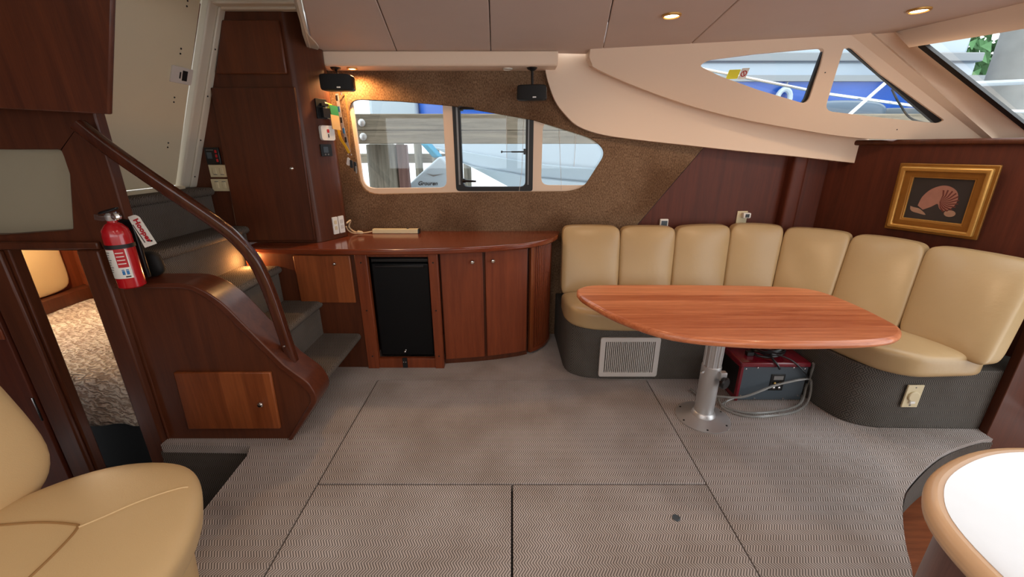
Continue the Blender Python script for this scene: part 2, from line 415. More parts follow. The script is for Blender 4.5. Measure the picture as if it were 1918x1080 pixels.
# ------------------------------------------------------------------ ceiling
# five headliner panels with open joints between them
xs0 = [-.97, -.63, -.12, .50, 1.03, 2.24]; ys = None
def ceil_edge(x):   # the far edge of the headliner
    P_ = [(-1.33, 3.05), (.2, 3.06), (.5, 3.09), (1.1, 2.98), (1.9, 2.72), (2.12, 2.62)]
    for (a, b), (c, d) in zip(P_, P_[1:]):
        if x <= c: return b+(d-b)*(x-a)/(c-a)
    return 2.5
cl = bpy.data.objects.new('ceiling', None); C.objects.link(cl); cl['kind'] = 'structure'; ORG[cl.name] = Vector((0, 0, 0))
nearx = [-.72, -.50, -.08, .36, .9, 2.6]; farx = [-1.31, -.76, -.14, .60, 1.11, 2.11]
for i in range(5):
    g = .002
    a0, a1, b0, b1 = nearx[i]+g, nearx[i+1]-g, farx[i]+g, farx[i+1]-g
    n0 = -1.3
    def ex(x0, xf):  # extrapolate the joint line back over the camera
        return x0
    far = [(b0+(b1-b0)*k/6, ceil_edge(b0+(b1-b0)*k/6)) for k in range(7)]
    if i == 4: far = far[:-1]+[(2.13, 2.60), (2.227, 2.07), (2.34, 1.5), (2.42, .8)]
    pts = [(a0, 1.5 if 0 else 1.4)]
    poly = [(a0-.0, n0), (a0, 1.6)]+far+([(a1, 1.6), (a1, n0)] if i < 4 else [(2.45, n0)])
    obj('ceiling_panel', MB().prism(poly, 2.1, 2.13), HEAD, cl, bevel=.004)
struct('ceiling_deck', MB().box(-.7, 2.0, -1.3, 2.5, 2.135, 2.18).box(-.9, .3, 2.5, 3.2, 2.135, 2.18), BLKM)
# raised ceiling and fascia over the companionway
ed = [(-.72, -1.3), (-.72, 1.6), (-1.312, 3.02)]
struct('trim_3', MB().grid([[(x, y, 2.1) for x, y in ed], [(x-.01, y, 2.45) for x, y in ed]]), GELW)
struct('ceiling_upper', MB().box(-3.0, -.6, -1.3, 3.3, 2.45, 2.5), GELW)
# the sculpted corner of the headliner
PATCH = [(-.985, 2.18), (-1.155, 2.57), (-1.31, 2.96), (-1.255, 2.965), (-1.20, 2.88), (-1.165, 2.76), (-1.13, 2.60), (-1.06, 2.38)]
struct('trim_4', MB().prism(rp(PATCH, [0, 0, 0, .03, .05, .05, .05, .1]), 2.092, 2.101), GELW, bevel=.004)
struct('trim_17', MB().tube([(-.72, 1.2, 2.104), (-.74, 1.6, 2.104), (-1.318, 3.02, 2.104)], .014, 8), GELW)
# valance over the side window
struct('trim_5', MB().prism(rp([(2.985, 2.012), (3.17, 2.012), (3.17, 2.099), (2.985, 2.099)], [.02, 0, 0, 0]), -1.285, .30, 'x'), GEL, bevel=.006)

# ------------------------------------------------------------------ far wall, window_1
WO = rp([(-1.172, 1.832), (-.80, 1.817), (-.435, 1.789), (.158, 1.694), (.59, 1.570), (.70, 1.477), (.545, 1.222), (.44, 1.193), (-.32, 1.186), (-1.15, 1.170)], [.10, 0, .02, 0, .1, .08, .08, .08, 0, .14], 6)
wf = [(-1.36, -.04), (.80, -.04), (.93, .87), (1.402, 1.494), (1.46, 1.57), (.9, 1.66), (.50, 1.76), (.40, 1.86), (.34, 2.08), (-1.36, 2.08)]
struct('wall_far', MB().plate(wf, 0, .022, XZ(3.164), [WO]), FAB, bevel=.004)
struct('wall_far_panel', MB().plate([(.804, -.04), (2.5, -.04), (2.5, 1.50), (1.464, 1.57), (1.406, 1.494), (.934, .87)], 0, .02, XZ(3.166)), CH_R)
win = thing('window_1', (-.25, 3.2, 1.17), None, None); del win['label']; del win['category']; win['kind'] = 'structure'
p1 = rp([(-1.148, 1.88), (-.50, 1.88), (-.497, 1.218), (-1.135, 1.212)], [.02, .02, .06, .09], 6)
p2 = [(-.41, 1.86), (.135, 1.86), (.135, 1.205), (-.405, 1.205)]
p3 = rp([(.225, 1.665), (.45, 1.80), (.83, 1.56), (.56, 1.235), (.222, 1.237)], [.04, .02, .04, .03, .06], 6)
obj('window_frame', MB().plate([(-1.25, 1.10), (.85, 1.10), (.85, 1.5), (.5, 1.86), (.2, 1.93), (-1.25, 1.93)], .026, .05, XZ(3.164), [p1, p2, p3]), GEL, win, bevel=.004)
for nm, q in (('pane', p1), ('pane', p3)):
    obj('pane', MB().plate([(u*1.0, v) for u, v in q], .046, .050, XZ(3.164)), GLS, win)
fo = rp([(-.432, 1.90), (.158, 1.90), (.158, 1.192), (-.428, 1.192)], [.01, .01, .02, .03], 4)
fi = rp([(-.377, 1.86), (.102, 1.86), (.102, 1.224), (-.374, 1.224)], [.01, .01, .04, .04], 5)
bf = obj('slider_frame', MB().plate(fo, .0, .05, XZ(3.187), [fi]), RUB, win, bevel=.004, label='black sliding window frame')
obj('slider_track', MB().box(-.405, -.392, 3.183, 3.188, 1.24, 1.86).box(.118, .126, 3.183, 3.188, 1.24, 1.80), GRYH, bf)
obj('pane', MB().plate(fi, .03, .034, XZ(3.187)), GLS, win)
for z, x0, x1 in ((1.768, -.372, -.27), (1.268, -.372, -.27)):
    la = obj('latch', MB().tube([(x0, 3.155, z), (x0+.03, 3.145, z+.004), (x1, 3.14, z)], [.012, .010, .007], 8), BLK, win)
    obj('latch_base', MB().box(x0-.008, x0+.02, 3.152, 3.19, z-.012, z+.018), BLK, la)
la = obj('latch', MB().tube([(.10, 3.15, 1.478), (-.005, 3.146, 1.478)], .0055, 8).tube([(-.005, 3.146, 1.478), (-.075, 3.146, 1.478)], .003, 8), BLK, win)
obj('latch_knob', MB().lathe([(.004, 0), (.009, .003), (.009, .008), (.003, .012)], (-.07, 3.146, 1.478), (-1, 0, 0), 12).box(.085, .10, 3.14, 3.19, 1.46, 1.50), BLK, la)
obj('window_cord', MB().tube([(-.04, 3.19, 1.80), (-.04, 3.19, 1.43)], .0014, 5).tube([(.088, 3.192, 1.75), (.075, 3.19, 1.35), (.055, 3.186, 1.19)], .0014, 5), GRY, win)
obj('window_cord', MB().tube([(.345, 3.188, 1.66), (.365, 3.188, 1.38), (.38, 3.186, 1.20)], .0014, 5).tube([(.47, 3.18, 1.63), (.465, 3.18, 1.37)], .0014, 5), GRY, win)

# ------------------------------------------------------------------ moulded side shell, window_2 / window_3, pillar, windshield
BA = lambda u, v, w: (u*1.009, 3.138-.05*u+w, 1.5+(v-1.5)*1.009)
band = [(.218, 2.125), (.222, 2.04), (.245, 1.942), (.299, 1.816), (.377, 1.723), (.474, 1.648), (.645, 1.594), (.908, 1.558), (1.283, 1.519), (1.656, 1.48), (2.027, 1.446), (2.398, 1.406), (2.455, 1.402), (2.478, 1.42), (2.486, 1.459), (2.468, 1.557), (2.46, 1.60), (2.0, 1.66), (1.5, 1.76), (1.1, 1.88), (.75, 2.0), (.60, 2.125)]
def catm(pts, n=4): return [tuple(p) for p in smoothpath([Vector((a, b)) for a, b in pts], n)]
bandp = catm(band[:12], 4)+band[12:]
struct('trim_6', MB().plate(bandp, 0, .09, BA), GEL, bevel=.014, seg=4)
PY = lambda u, v: 2.94-.243*(u-.5)-.627*(v-2.1)
SF = lambda u, v, w: (u, PY(u, v)+w, v)
bot = catm([(.500, 2.06), (.521, 2.026), (.562, 1.993), (.857, 1.881), (1.223, 1.766), (1.579, 1.681), (1.922, 1.619), (2.155, 1.581), (2.374, 1.560), (2.592, 1.558), (2.87, 1.560)], 4)
outer = [(.497, 2.128)]+bot+[(2.94, 1.555), (2.92, 1.570), (1.87, 2.128)]
w2 = rp([(1.165, 1.99), (1.22, 2.018), (1.468, 2.037), (1.80, 2.050), (1.826, 1.972), (1.876, 1.765), (1.558, 1.852), (1.314, 1.930)], [.03, .02, 0, .03, 0, .05, 0, 0], 5)
w3 = rp([(1.893, 2.047), (1.932, 2.043), (2.158, 1.914), (2.655, 1.664), (2.632, 1.649), (2.317, 1.685), (1.99, 1.728), (1.932, 1.917)], [.02, .02, 0, .02, .02, 0, .05, 0], 5)
shell = struct('trim_7', MB().plate(outer, 0, .03, SF, [w2, w3]), GEL, bevel=.012, seg=3)
for x, y in ((1.872, 1.93), (2.45, 1.615)): obj('screw', MB().lathe([(.004, 0), (.003, .002), (.001, .002)], SF(x, y, 0), (0, -1, -.5), 8), BLKM, shell)
lip = [(.497, 2.1)]+bot[:-6]
struct('trim_8', MB().grid([[SF(u, v, .02) for u, v in lip], [(u, 3.145-.05*u, v+.02) for u, v in lip]]), GEL)
for k, (q, nm) in enumerate(((w2, 'window_2'), (w3, 'window_3'))):
    wn = thing(nm, SF(q[0][0], q[0][1], .03), None, None); del wn['label']; del wn['category']; wn['kind'] = 'structure'
    obj('pane', MB().plate(q, .032, .036, SF), GLS, wn)
    if k == 0:
        obj('gasket', MB().plate([(1.80, 2.052), (1.83, 2.052), (1.885, 1.76), (1.845, 1.76), (1.850, 1.80), (1.815, 1.972)], .012, .031, SF), RUB, wn)
        st = obj('sticker', MB().plate(rrect(1.360, 1.424, 1.918, 1.966, .003), .028, .0315, SF), YELS, wn, label='yellow sticker on the glass')
        st = obj('sticker', MB().plate(rrect(1.428, 1.470, 1.915, 1.972, .003), .028, .0315, SF), PAP, wn, label='no smoking sticker on the glass')
        ri = [(1.449+.016*cos(a*pi/12), 1.943+.016*sin(a*pi/12)) for a in range(24)]
        ro = [(1.449+.012*cos(a*pi/12), 1.943+.012*sin(a*pi/12)) for a in range(24)]
        obj('no_smoking_symbol', MB().plate(ri, .026, .028, SF, [ro]).plate([(1.440, 1.955), (1.443, 1.957), (1.458, 1.931), (1.455, 1.929)], .026, .028, SF), REDI, st)
    else:
        obj('gasket', MB().plate([(1.915, 2.048), (1.96, 2.036), (2.66, 1.675), (2.655, 1.650), (2.63, 1.648)], .012, .031, SF), RUB, wn)
A0, B0 = Vector((2.14, 2.40, 2.0)), Vector((3.03, 2.58, 1.63))
E1 = [lerp((1.87, 2.600, 2.111), (2.945, 2.690, 1.550), t/8) for t in range(9)]
Em = [lerp((1.945, 2.556, 2.111), (2.965, 2.655, 1.550), t/8) for t in range(9)]
Em2 = [lerp((1.99, 2.583, 2.111), (2.99, 2.665, 1.550), t/8) for t in range(9)]
E2 = [lerp((2.07, 2.548, 2.111), (3.03, 2.662, 1.550), t/8) for t in range(9)]
E3 = [lerp((2.125, 2.397, 2.007), (3.19, 2.612, 1.550), t/8) for t in range(9)]
struct('trim_9', MB().grid([E1, Em, Em2, E2, E3]), GEL, smooth=80)
ws = thing('window_4', (2.9, 2.0, 1.6), None, None); del ws['label']; del ws['category']; ws['kind'] = 'structure'
gt = smoothpath([(2.12, 2.43, 2.02), (2.27, 2.075, 2.02), (2.38, 1.5, 2.02), (2.44, .8, 2.02), (2.46, 0, 2.02), (2.40, -.9, 2.02)], 4)
gb = smoothpath([(3.06, 2.60, 1.615), (3.30, 2.1, 1.60), (3.45, 1.5, 1.59), (3.52, .8, 1.59), (3.53, 0, 1.59), (3.45, -.9, 1.59)], 4)
obj('pane', MB().grid([[a+Vector((.02, 0, .02)) for a in gt], [a+Vector((.02, 0, .02)) for a in gb]]), GLS, ws)
d_ = (B0-A0).normalized()
ga = [lerp(A0+Vector((-.03, -.01, .012)), B0+Vector((.16, .03, -.07)), t/6) for t in range(7)]
obj('gasket', MB().sweep(ga, [(-.012, -.012), (.012, -.012), (.012, .012), (-.012, .012)], up=(0, .3, .95)), RUB, ws)
H1 = smoothpath([(2.085, 2.553, 2.105), (2.227, 2.07, 2.105), (2.34, 1.5, 2.105), (2.42, .8, 2.105), (2.45, -.9, 2.105)], 4)
H2 = smoothpath([(2.075, 2.415, 2.0), (2.255, 2.075, 2.0), (2.37, 1.5, 2.0), (2.43, .8, 2.0), (2.45, -.9, 2.0)], 4)
struct('trim_10', MB().grid([H1, H2, [p+Vector((.10, .03, .02)) for p in H2]]), GEL, smooth=20)

# ------------------------------------------------------------------ right bulkhead
def bh(s, w=0): # point on the bulkhead in plan; w towards the room
    return Vector((2.36+.5*s-.894*w, 3.164-s-.447*w))
pl = [bh(0), bh(1.75), bh(1.75, -.04), bh(0, -.04)]
struct('wall_right', MB().prism([tuple(p) for p in pl], 0, 1.53), CH_R)
led = [tuple(bh(-.05, .03)), tuple(bh(1.75, .03)), (3.7, 1.45), (3.75, 2.7), (3.0, 2.76), (2.5, 3.0)]
struct('trim_11', MB().prism(led, 1.522, 1.556), CH_D, bevel=.012, seg=3)
struct('trim_12', MB().prism(rp([(2.055, 3.09), (2.165, 3.09), (2.165, 3.166), (2.055, 3.166)], [.03, .03, 0, 0]), .5, 1.47), CH_R)
struct('wall_galley', MB().box(2.64, 3.3, 1.87, 1.915, -.25, .75), CH_D, bevel=.004)

bw = [[(-2.3, 1.15), (-.1, 1.15), (-.1, 2.02), (-2.3, 2.02)], [(.1, 1.15), (2.3, 1.15), (2.3, 2.02), (.1, 2.02)]]
struct('wall_near', MB().plate([(-3.0, -.3), (3.6, -.3), (3.6, 2.5), (-3.0, 2.5)], 0, .05, XZ(-1.55), bw), GEL)
struct('wall_left_near', MB().box(-3.0, -2.95, -1.5, 1.83, -.3, 2.45), CH_D)

# ------------------------------------------------------------------ companionway: door_1, frame, tower wall
RX = lambda z: -2.1+.42*(z-1.28)
DF = lambda u, v, w: (RX(v)+w, u, v)           # (y, z, proud)
d1 = thing('door_1', (-2.1, 2.2, 1.28), None, None); del d1['label']; del d1['category']; d1['kind'] = 'structure'
obj('door_panel', MB().plate([(1.89, 1.285), (2.605, 1.285), (2.585, 2.45), (1.89, 2.45)], -.04, 0, DF), DOORW, d1, bevel=.005)
for z in (1.52, 1.76, 2.0, 2.22):
    obj('screw', MB().lathe([(.005, 0), (.004, .003), (.001, .003)], DF(2.50, z+.012, 0), (1, 0, -.4), 8).lathe([(.005, 0), (.004, .003), (.001, .003)], DF(2.50, z-.012, 0), (1, 0, -.4), 8), BLKM, d1)
lk = obj('latch_plate', MB().plate(rrect(2.45, 2.60, 1.845, 1.925, .006), 0, .008, DF), GRY, d1, bevel=.002)
obj('latch_slot', MB().plate([(2.525, 1.86), (2.56, 1.86), (2.56, 1.91), (2.525, 1.91)], .006, .010, DF).plate([(2.505, 1.868), (2.513, 1.868), (2.513, 1.90), (2.505, 1.90)], .006, .010, DF), BLKM, lk)
jf = thing('trim_13', (-2.1, 2.65, 1.28), None, None); del jf['label']; del jf['category']; jf['kind'] = 'structure'
obj('frame_post', MB().plate([(2.625, 1.262), (2.735, 1.262), (2.735, 2.24), (2.70, 2.30), (2.625, 2.40)], -.03, .022, DF), GELW, jf, bevel=.01, seg=3)
obj('frame_step', MB().plate([(2.69, 1.262), (2.745, 1.262), (2.745, 2.26), (2.69, 2.26)], .02, .035, DF), GELW, jf, bevel=.008, seg=3)
obj('frame_head', MB().box(-1.74, -1.02, 2.64, 2.745, 2.262, 2.40).box(-1.74, -1.02, 2.70, 2.755, 2.250, 2.30), GELW, jf, bevel=.01, seg=3)
for z in (1.33, 1.55, 1.80, 2.05):
    obj('screw', MB().lathe([(.005, 0), (.004, .003), (.001, .003)], DF(2.705, z, .036), (1, 0, -.4), 8), BLKM, jf)
for x in (-1.58, -1.28):
    obj('screw', MB().lathe([(.005, 0), (.004, .003), (.001, .003)], (x, 2.698, 2.275), (0, -1, 0), 8), BLKM, jf)
obj('door_sill', MB().box(-2.16, -2.06, 1.89, 2.63, 1.245, 1.28), DOORW, jf, bevel=.006)

# ------------------------------------------------------------------ left bulkhead with the aft cabin doorway
doorway = [(-2.342, -.6), (-1.985, -.6), (-1.968, 1.062), (-2.325, 1.058)]
niche = rp([(-2.75, 1.128), (-2.336, 1.128), (-2.02, 1.150), (-1.995, 1.155), (-1.925, 1.40), (-1.925, 1.497), (-2.75, 1.497)], [0, 0, 0, .04, 0, .02, 0])
wl = [(-2.9, -.6), doorway[0], doorway[3], doorway[2], doorway[1], (-1.888, -.6), (-1.872, .1), (-1.86, .88), (-1.75, .92), (-1.735, 1.66), (-1.735, 2.45), (-2.9, 2.45)]
struct('wall_left', MB().plate(wl, 0, .05, XZ(1.83), [niche]), CH_D, bevel=.006)
struct('trim_14', MB().box(-1.985, -1.885, 1.80, 1.83, -.46, 1.062).box(-2.46, -2.345, 1.805, 1.83, -.46, 1.06).box(-2.60, -1.885, 1.808, 1.83, 1.062, 1.10), CH_D, bevel=.008)
struct('trim_15', MB().plate([(-2.8, 1.10), (-1.9, 1.10), (-1.9, 1.52), (-2.8, 1.52)], .048, .056, XZ(1.83)), PANC)
dl = thing('door_2', (-2.6, 1.78, -.46), None, None); del dl['label']; del dl['category']; dl['kind'] = 'structure'
obj('door_panel', MB().box(-2.95, -2.47, 1.795, 1.825, -.45, .97), CH_R, dl, bevel=.004)
obj('door_rail', MB().box(-2.95, -2.47, 1.785, 1.795, .62, .68), CH_M, dl, bevel=.004)
obj('hinge', MB().tube([(-2.468, 1.79, .15), (-2.468, 1.79, .29)], .005, 8), CHR, dl)
# aft cabin shell
struct('wall_aft', MB().box(-3.82, -3.78, 1.88, 3.5, -.46, 1.12), CH_M)
struct('wall_aft_end', MB().box(-3.82, -2.0, 3.40, 3.44, -.46, 1.12), CH_M)
struct('wall_aft_side', MB().box(-2.02, -1.99, 2.75, 3.4, -.46, .85), CH_M)
struct('ceiling_aft', MB().box(-3.82, -2.11, 1.885, 3.44, 1.12, 1.15), GELW)
struct('wall_aft_panel', MB().puff(lambda a, b, c: (-3.755+.025*a, 2.74+.53*b, .74+.36*c), 9, 10), VINC)
struct('trim_16', MB().box(-3.78, -3.66, 1.9, 3.4, .26, .37), CH_D)

# ------------------------------------------------------------------ dock, boats and water outside
struct('water', MB().box(-60, 60, 3.9, 120, -1.3, -1.25), WATER)
bm = thing('dock_beam', (0, 4.25, 1.54), 'long weathered grey timber beam outside the side window', 'dock beam')
obj('timber', MB().box(-2.4, 5.2, 4.2, 4.3, 1.545, 1.665).box(-2.4, 5.2, 4.2, 4.3, 1.668, 1.815), WEA, bm, bevel=.008)
for z in (1.735, 1.61):
    obj('bolt', MB().lathe([(.035, 0), (.035, .012), (.02, .02), (.001, .022)], (-1.44, 4.2, z), (0, -1, 0), 10), ALU, bm)
pi_ = thing('dock_piling', (-1.45, 4.45, -1.25), 'thick weathered round piling under the timber beam', 'piling')
obj('post', MB().lathe([(.17, 0), (.165, 1.0), (.17, 2.0), (.16, 2.79), (.10, 2.80)], (-1.36, 4.50, -1.25), (0, 0, 1), 24), WEAV, pi_)
obj('board', MB().box(-1.19, -1.09, 4.42, 4.50, -1.25, 1.54), REDW, pi_, label='reddish upright board')
def finger(x, y, label):
    t = thing('pier_post', (x, y, -1.25), label, 'post', 'slim posts of the far pier')
    obj('post', MB().lathe([(.07, 0), (.065, 1.5), (.07, 2.85), (.03, 2.9)], (x, y, -1.25), (0, 0, 1), 12), WEAV, t)
for x, y in ((-1.92, 7.39), (-1.62, 7.39), (-1.32, 7.39), (-.78, 7.39)):
    finger(x, y, {-1.92: 'far pier post hidden mostly by the thick piling', -1.62: 'far pier post just right of the reddish board', -1.32: 'middle far pier post seen through the left pane', -.78: 'far pier post beside the small white boat'}[x])
pr = thing('pier_walkway', (-1.4, 7.6, -1.25), 'weathered pier walkway with a railing behind the slim posts', 'pier')
for x in (-2.9, .2): obj('pile', MB().box(x-.1, x+.1, 7.75, 7.95, -1.3, .18), WEAV, pr)
obj('rail', MB().box(-3.2, .4, 7.5, 7.62, 1.26, 1.42), WEA, pr)
obj('deck', MB().box(-3.2, .4, 7.47, 8.2, .18, .30), WEA, pr)
# raised blue boat
bb = thing('motor_boat', (1.5, 5.4, .9), 'big blue hulled boat raised behind the timber beam', 'boat')
xs = [-1.25+.35*k for k in range(26)]
def hullrow(x, prof): return [(x, y, z) for y, z in prof]
tops = []; bott = []
xs = [-1.25+.2*k for k in range(34)]
for x in xs:
    t = max(0, min(1, (x+1.25)/2.2)); f = t**.6
    yo = 5.9-.9*f
    tops.append([(x, yo, 2.22), (x, yo+.03, 2.0), (x, yo+.10, 1.60)])
    zb = max(.72, 1.275-.49*(x+.57)); g = max(0, 1-(x+.62)*.12) if x > 0 else 1
    c1 = 1.465-.15*min(x+.62, 1)-.07*max(0, x-.38); c2 = c1-.17
    zb = min(zb, 1.595); c1 = max(zb+.002, min(1.59, c1)); c2 = max(zb+.001, min(1.585, c2))
    bott.append([(x, yo+.10, 1.60), (x, yo+.14, c1), (x, yo+.100, c1-.008 if c1 > zb+.02 else zb+.001), (x, yo+.22, c2), (x, yo+.175, c2-.012 if c2 > zb+.02 else zb+.001), (x, yo+.30, zb), (x, yo+.9, zb-.05)])
obj('topsides', MB().grid(tops), BLU, bb)
obj('hull_bottom', MB().grid(bott), HULL, bb, smooth=25)
obj('transom', MB().box(-1.9, -1.25, 5.85, 6.6, 1.62, 2.15), HULL2, bb, bevel=.05)
obj('rub_rail', MB().sweep([(x, (5.9-.9*max(0, min(1, (x+1.25)/2.2))**.6)-.02, 2.23) for x in xs], [(-.03, -.03), (.03, -.03), (.03, .03), (-.03, .03)], up=(0, 0, 1)), GRYH, bb)
obj('lower_hull', MB().box(1.2, 5.0, 6.1, 6.8, -1.3, .70), HULL2, bb)
obj('deck_side', MB().box(-.6, 5.35, 5.25, 6.8, 2.24, 2.46).box(.3, 5.3, 5.35, 6.6, 2.52, 2.85), HULL, bb, bevel=.04)
obj('deck_rail', MB().box(-.6, 5.35, 5.2, 5.3, 2.44, 2.53), GRYH, bb, bevel=.01)
fl_ = thing('life_ring', (2.9, 4.86, 1.98), 'white round fender hung on the blue hull', 'fender')
obj('ring', MB().tube([(3.02+.07*cos(a*pi/8), 4.955, 2.03+.09*sin(a*pi/8)) for a in range(16)], .028, 8, closed=True), HULL, fl_)
obj('rope', MB().tube([(3.02, 4.96, 2.12), (3.05, 4.975, 2.235)], .008, 6), GRYH, fl_)
ob = thing('outboard_motor', (3.6, 4.5, 1.60), 'dark grey outboard motor lying outside the side window', 'outboard motor')
obj('cowling', MB().puff(lambda a, b, c: (3.35+.42*a, 4.5+.16*b, 1.83+.13*c), 3, 8), plain('dark_blue_grey', (70, 92, 112), .3), ob)
obj('motor_leg', MB().puff(lambda a, b, c: (3.95+.3*a, 4.5+.10*b, 1.80+.09*c), 4, 6), STG, ob)
rr = thing('deck_rail', (3.0, 3.6, 1.5), 'stainless deck railing right outside the triangular side window', 'railing')
obj('rail', MB().tube([(1.4, 3.75, 2.15), (2.6, 3.7, 1.93), (3.5, 3.6, 1.80), (4.6, 3.2, 1.74)], .011, 8), STEEL, rr)
obj('stanchion', MB().tube([(2.52, 3.62, 1.5), (3.02, 3.62, 2.02)], .014, 8), STEEL, rr)
obj('cable', MB().tube(smoothpath([(3.05, 3.6, 1.95), (3.10, 3.55, 1.84), (3.2, 3.5, 1.72), (3.4, 3.45, 1.69), (3.55, 3.4, 1.76)], 5), .008, 6), RUB, rr)
# small white boat with lettering
dg = thing('dinghy', (-.45, 4.75, .6), 'small white boat with a teal cover and dark script lettering', 'boat')
obj('hull', MB().plate([(-1.42, .90), (-.58, .90), (-.63, 1.2), (-.73, 1.37), (-.785, 1.425), (-.83, 1.40), (-1.05, 1.22)], 0, .4, XZ(4.7)), HULL, dg, bevel=.05, seg=4)
obj('cover', MB().plate([(-1.03, 1.56), (-.95, 1.56), (-.82, 1.41), (-.89, 1.40)], .1, .4, XZ(4.7)), TEAL, dg, bevel=.02)
text('lettering', 'Grouren', .062, BLKI, dg, (-.95, 4.698, 1.13), (pi/2, 0, 0), .001, .35, .001)
obj('emblem', MB().plate([(-.95, 1.235), (-.88, 1.205), (-.76, 1.235), (-.88, 1.222)], -.004, .0, XZ(4.7)), GRYI, dg)
# beyond the windshield
wp = thing('dock_piling', (4.4, 3.6, -1.25), 'tall grey piling standing beyond the windshield', 'piling')
obj('post', MB().lathe([(.21, 0), (.20, 2), (.195, 3.3), (.19, 5.5), (.1, 5.55)], (4.83, 4.35, -1.25), (0, 0, 1), 24), plain('bleached_pile', (128, 130, 128), .9, vary=.35, vscale=4), wp)
b2 = thing('motor_boat', (7.5, 5.0, .5), 'white motor boat with a blue waterline beyond the windshield', 'boat')
obj('hull', MB().prism(rp([(5.6, 4.4), (13, 2.2), (14, 6.0), (6.5, 7.0)], .3), 1.25, 1.95), BLU, b2, bevel=.05)
obj('hull_bottom', MB().prism(rp([(5.7, 4.45), (12.8, 2.4), (13.8, 5.9), (6.6, 6.9)], .3), -1.3, 1.25), HULL, b2)
obj('deck', MB().prism(rp([(5.6, 4.4), (13, 2.2), (14, 6.0), (6.5, 7.0)], .3), 1.96, 2.35), HULL, b2, bevel=.08)
obj('cabin', MB().prism(rp([(7.0, 4.9), (12.5, 3.2), (13, 5.5), (7.5, 6.4)], .3), 2.36, 3.1), HULL2, b2, bevel=.15, seg=3)
fr = thing('deck_rail', (3.9, 2.4, 1.5), 'long white bow railing outside the windshield', 'railing')
obj('rail', MB().tube([(3.3, 3.35, 1.95), (4.2, 2.7, 1.92), (5.0, 1.8, 1.9)], .018, 8), HULL, fr)
obj('rail', MB().tube([(3.5, 3.1, 1.68), (4.3, 2.5, 1.66), (5.0, 1.8, 1.66)], .012, 8), HULL, fr)
tr = thing('shore_tree', (15.4, 14, -1.25), 'green tree on the shore beyond the boats', 'tree')
m = MB()
for k in range(3000):
    a = random.random()*6.28; h = random.random(); r = 2.6*math.sqrt(random.random())
    c = Vector((15.4+r*cos(a), 14+r*sin(a), 2.6+4.5*h)); q = random.random()*3
    m.add([c+Vector((cos(q)*.22, sin(q)*.22, .05)), c+Vector((-cos(q)*.12, .12, .18)), c+Vector((-.12, -sin(q)*.18, -.15))], [(0, 1, 2)])
cr_ = obj('crown', m, LEAF, tr, smooth=0); cr_['kind'] = 'stuff'
obj('trunk', MB().lathe([(.25, 0), (.18, 4.5), (.08, 6)], (15.4, 14, -1.25), (0, 0, 1), 10), WEAV, tr)

#__PART2__
# ------------------------------------------------------------------ tall cabinet on the left
tc_ = thing('tall_cabinet', (-1.7, 2.95, .89), 'tall dark cherry cabinet with a rounded corner beside the stairs', 'cabinet')
def towerrow(z):
    d = 0
    ar = catm([(-1.352, 2.74), (-1.336, 2.7385), (-1.323, 2.743), (-1.314, 2.751), (-1.306, 2.764)], 3)+[(-1.304, 2.767), (-1.276, 2.826), (-1.246, 2.891), (-1.224, 2.938)]+catm([(-1.220, 2.957), (-1.222, 2.975), (-1.230, 3.00), (-1.240, 3.03)], 3)
    return [(-2.2, 2.74, z)]+[(x+d, y, z) for x, y in ar]+[(-1.29+d*.6, 3.163, z), (-2.2, 3.163, z)]
m = MB(); rows = [towerrow(.892), towerrow(1.45), towerrow(2.02), towerrow(2.30)]; m.grid(rows, True)
n_ = len(rows[0]); m.f.append(tuple(range(n_))); m.f.append(tuple(3*n_+i for i in range(n_)))
obj('body', m, CH_D, tc_)
dr = obj('door', MB().plate([(-1.862, .906), (-1.345, .908), (-1.325, 1.853), (-1.828, 1.85)], -.018, .002, XZ(2.738)), CH_D, tc_, bevel=.005)
knob(dr, (-1.408, 2.72, 1.38), .012)
obj('edge_strip', MB().plate([(-1.350, .906), (-1.340, .906), (-1.320, 1.853), (-1.330, 1.853)], -.020, 0, XZ(2.738)), CH_D, dr, bevel=.003)
obj('upper_door', MB().plate([(-1.782, 1.925), (-1.352, 1.925), (-1.349, 2.205), (-1.680, 2.205)], -.016, .002, XZ(2.738)), wood('upper_door_wood', (78, 38, 20), (106, 54, 29), 'z'), tc_, bevel=.008)
# things fixed to the tall cabinet
pn = thing('control_panel', (-1.91, 2.738, 1.455), 'small black control panel with red buttons above the cream switches', 'control panel')
obj('panel', MB().box(-1.958, -1.868, 2.724, 2.739, 1.405, 1.508), BLK, pn, bevel=.004)
for k in range(3): obj('button', MB().box(-1.893, -1.880, 2.721, 2.725, 1.42+.027*k, 1.438+.027*k), REDI, pn, bevel=.002)
obj('screen', MB().box(-1.945, -1.915, 2.722, 2.725, 1.44, 1.478), STG, pn)
obj('screen_text', MB().box(-1.945, -1.90, 2.722, 2.725, 1.490, 1.494), GRYI, pn)
def switchplate(x0, x1, z0, z1, lab, dz):
    t = thing('switch_plate', ((x0+x1)/2, 2.738, (z0+z1)/2), lab, 'light switch', 'double light switches by the tall cabinet')
    obj('plate', MB().box(x0, x1, 2.731, 2.739, z0, z1), IVO, t, bevel=.003)
    for k in (.3, .68):
        xc = x0+(x1-x0)*k; zc = (z0+z1)/2
        obj('rocker', MB().box(xc-.011, xc+.011, 2.725, 2.732, zc-.020, zc+.020), IVO, t, bevel=.003)
        obj('slot', MB().box(xc-.012, xc+.012, 2.7285, 2.732, zc+dz-.003, zc+dz+.001), GRYI, t)
switchplate(-1.960, -1.840, 1.325, 1.402, 'upper of two cream double switch plates beside the stairs', -.022)
switchplate(-1.966, -1.842, 1.236, 1.313, 'lower of two cream double switch plates beside the stairs', .024)
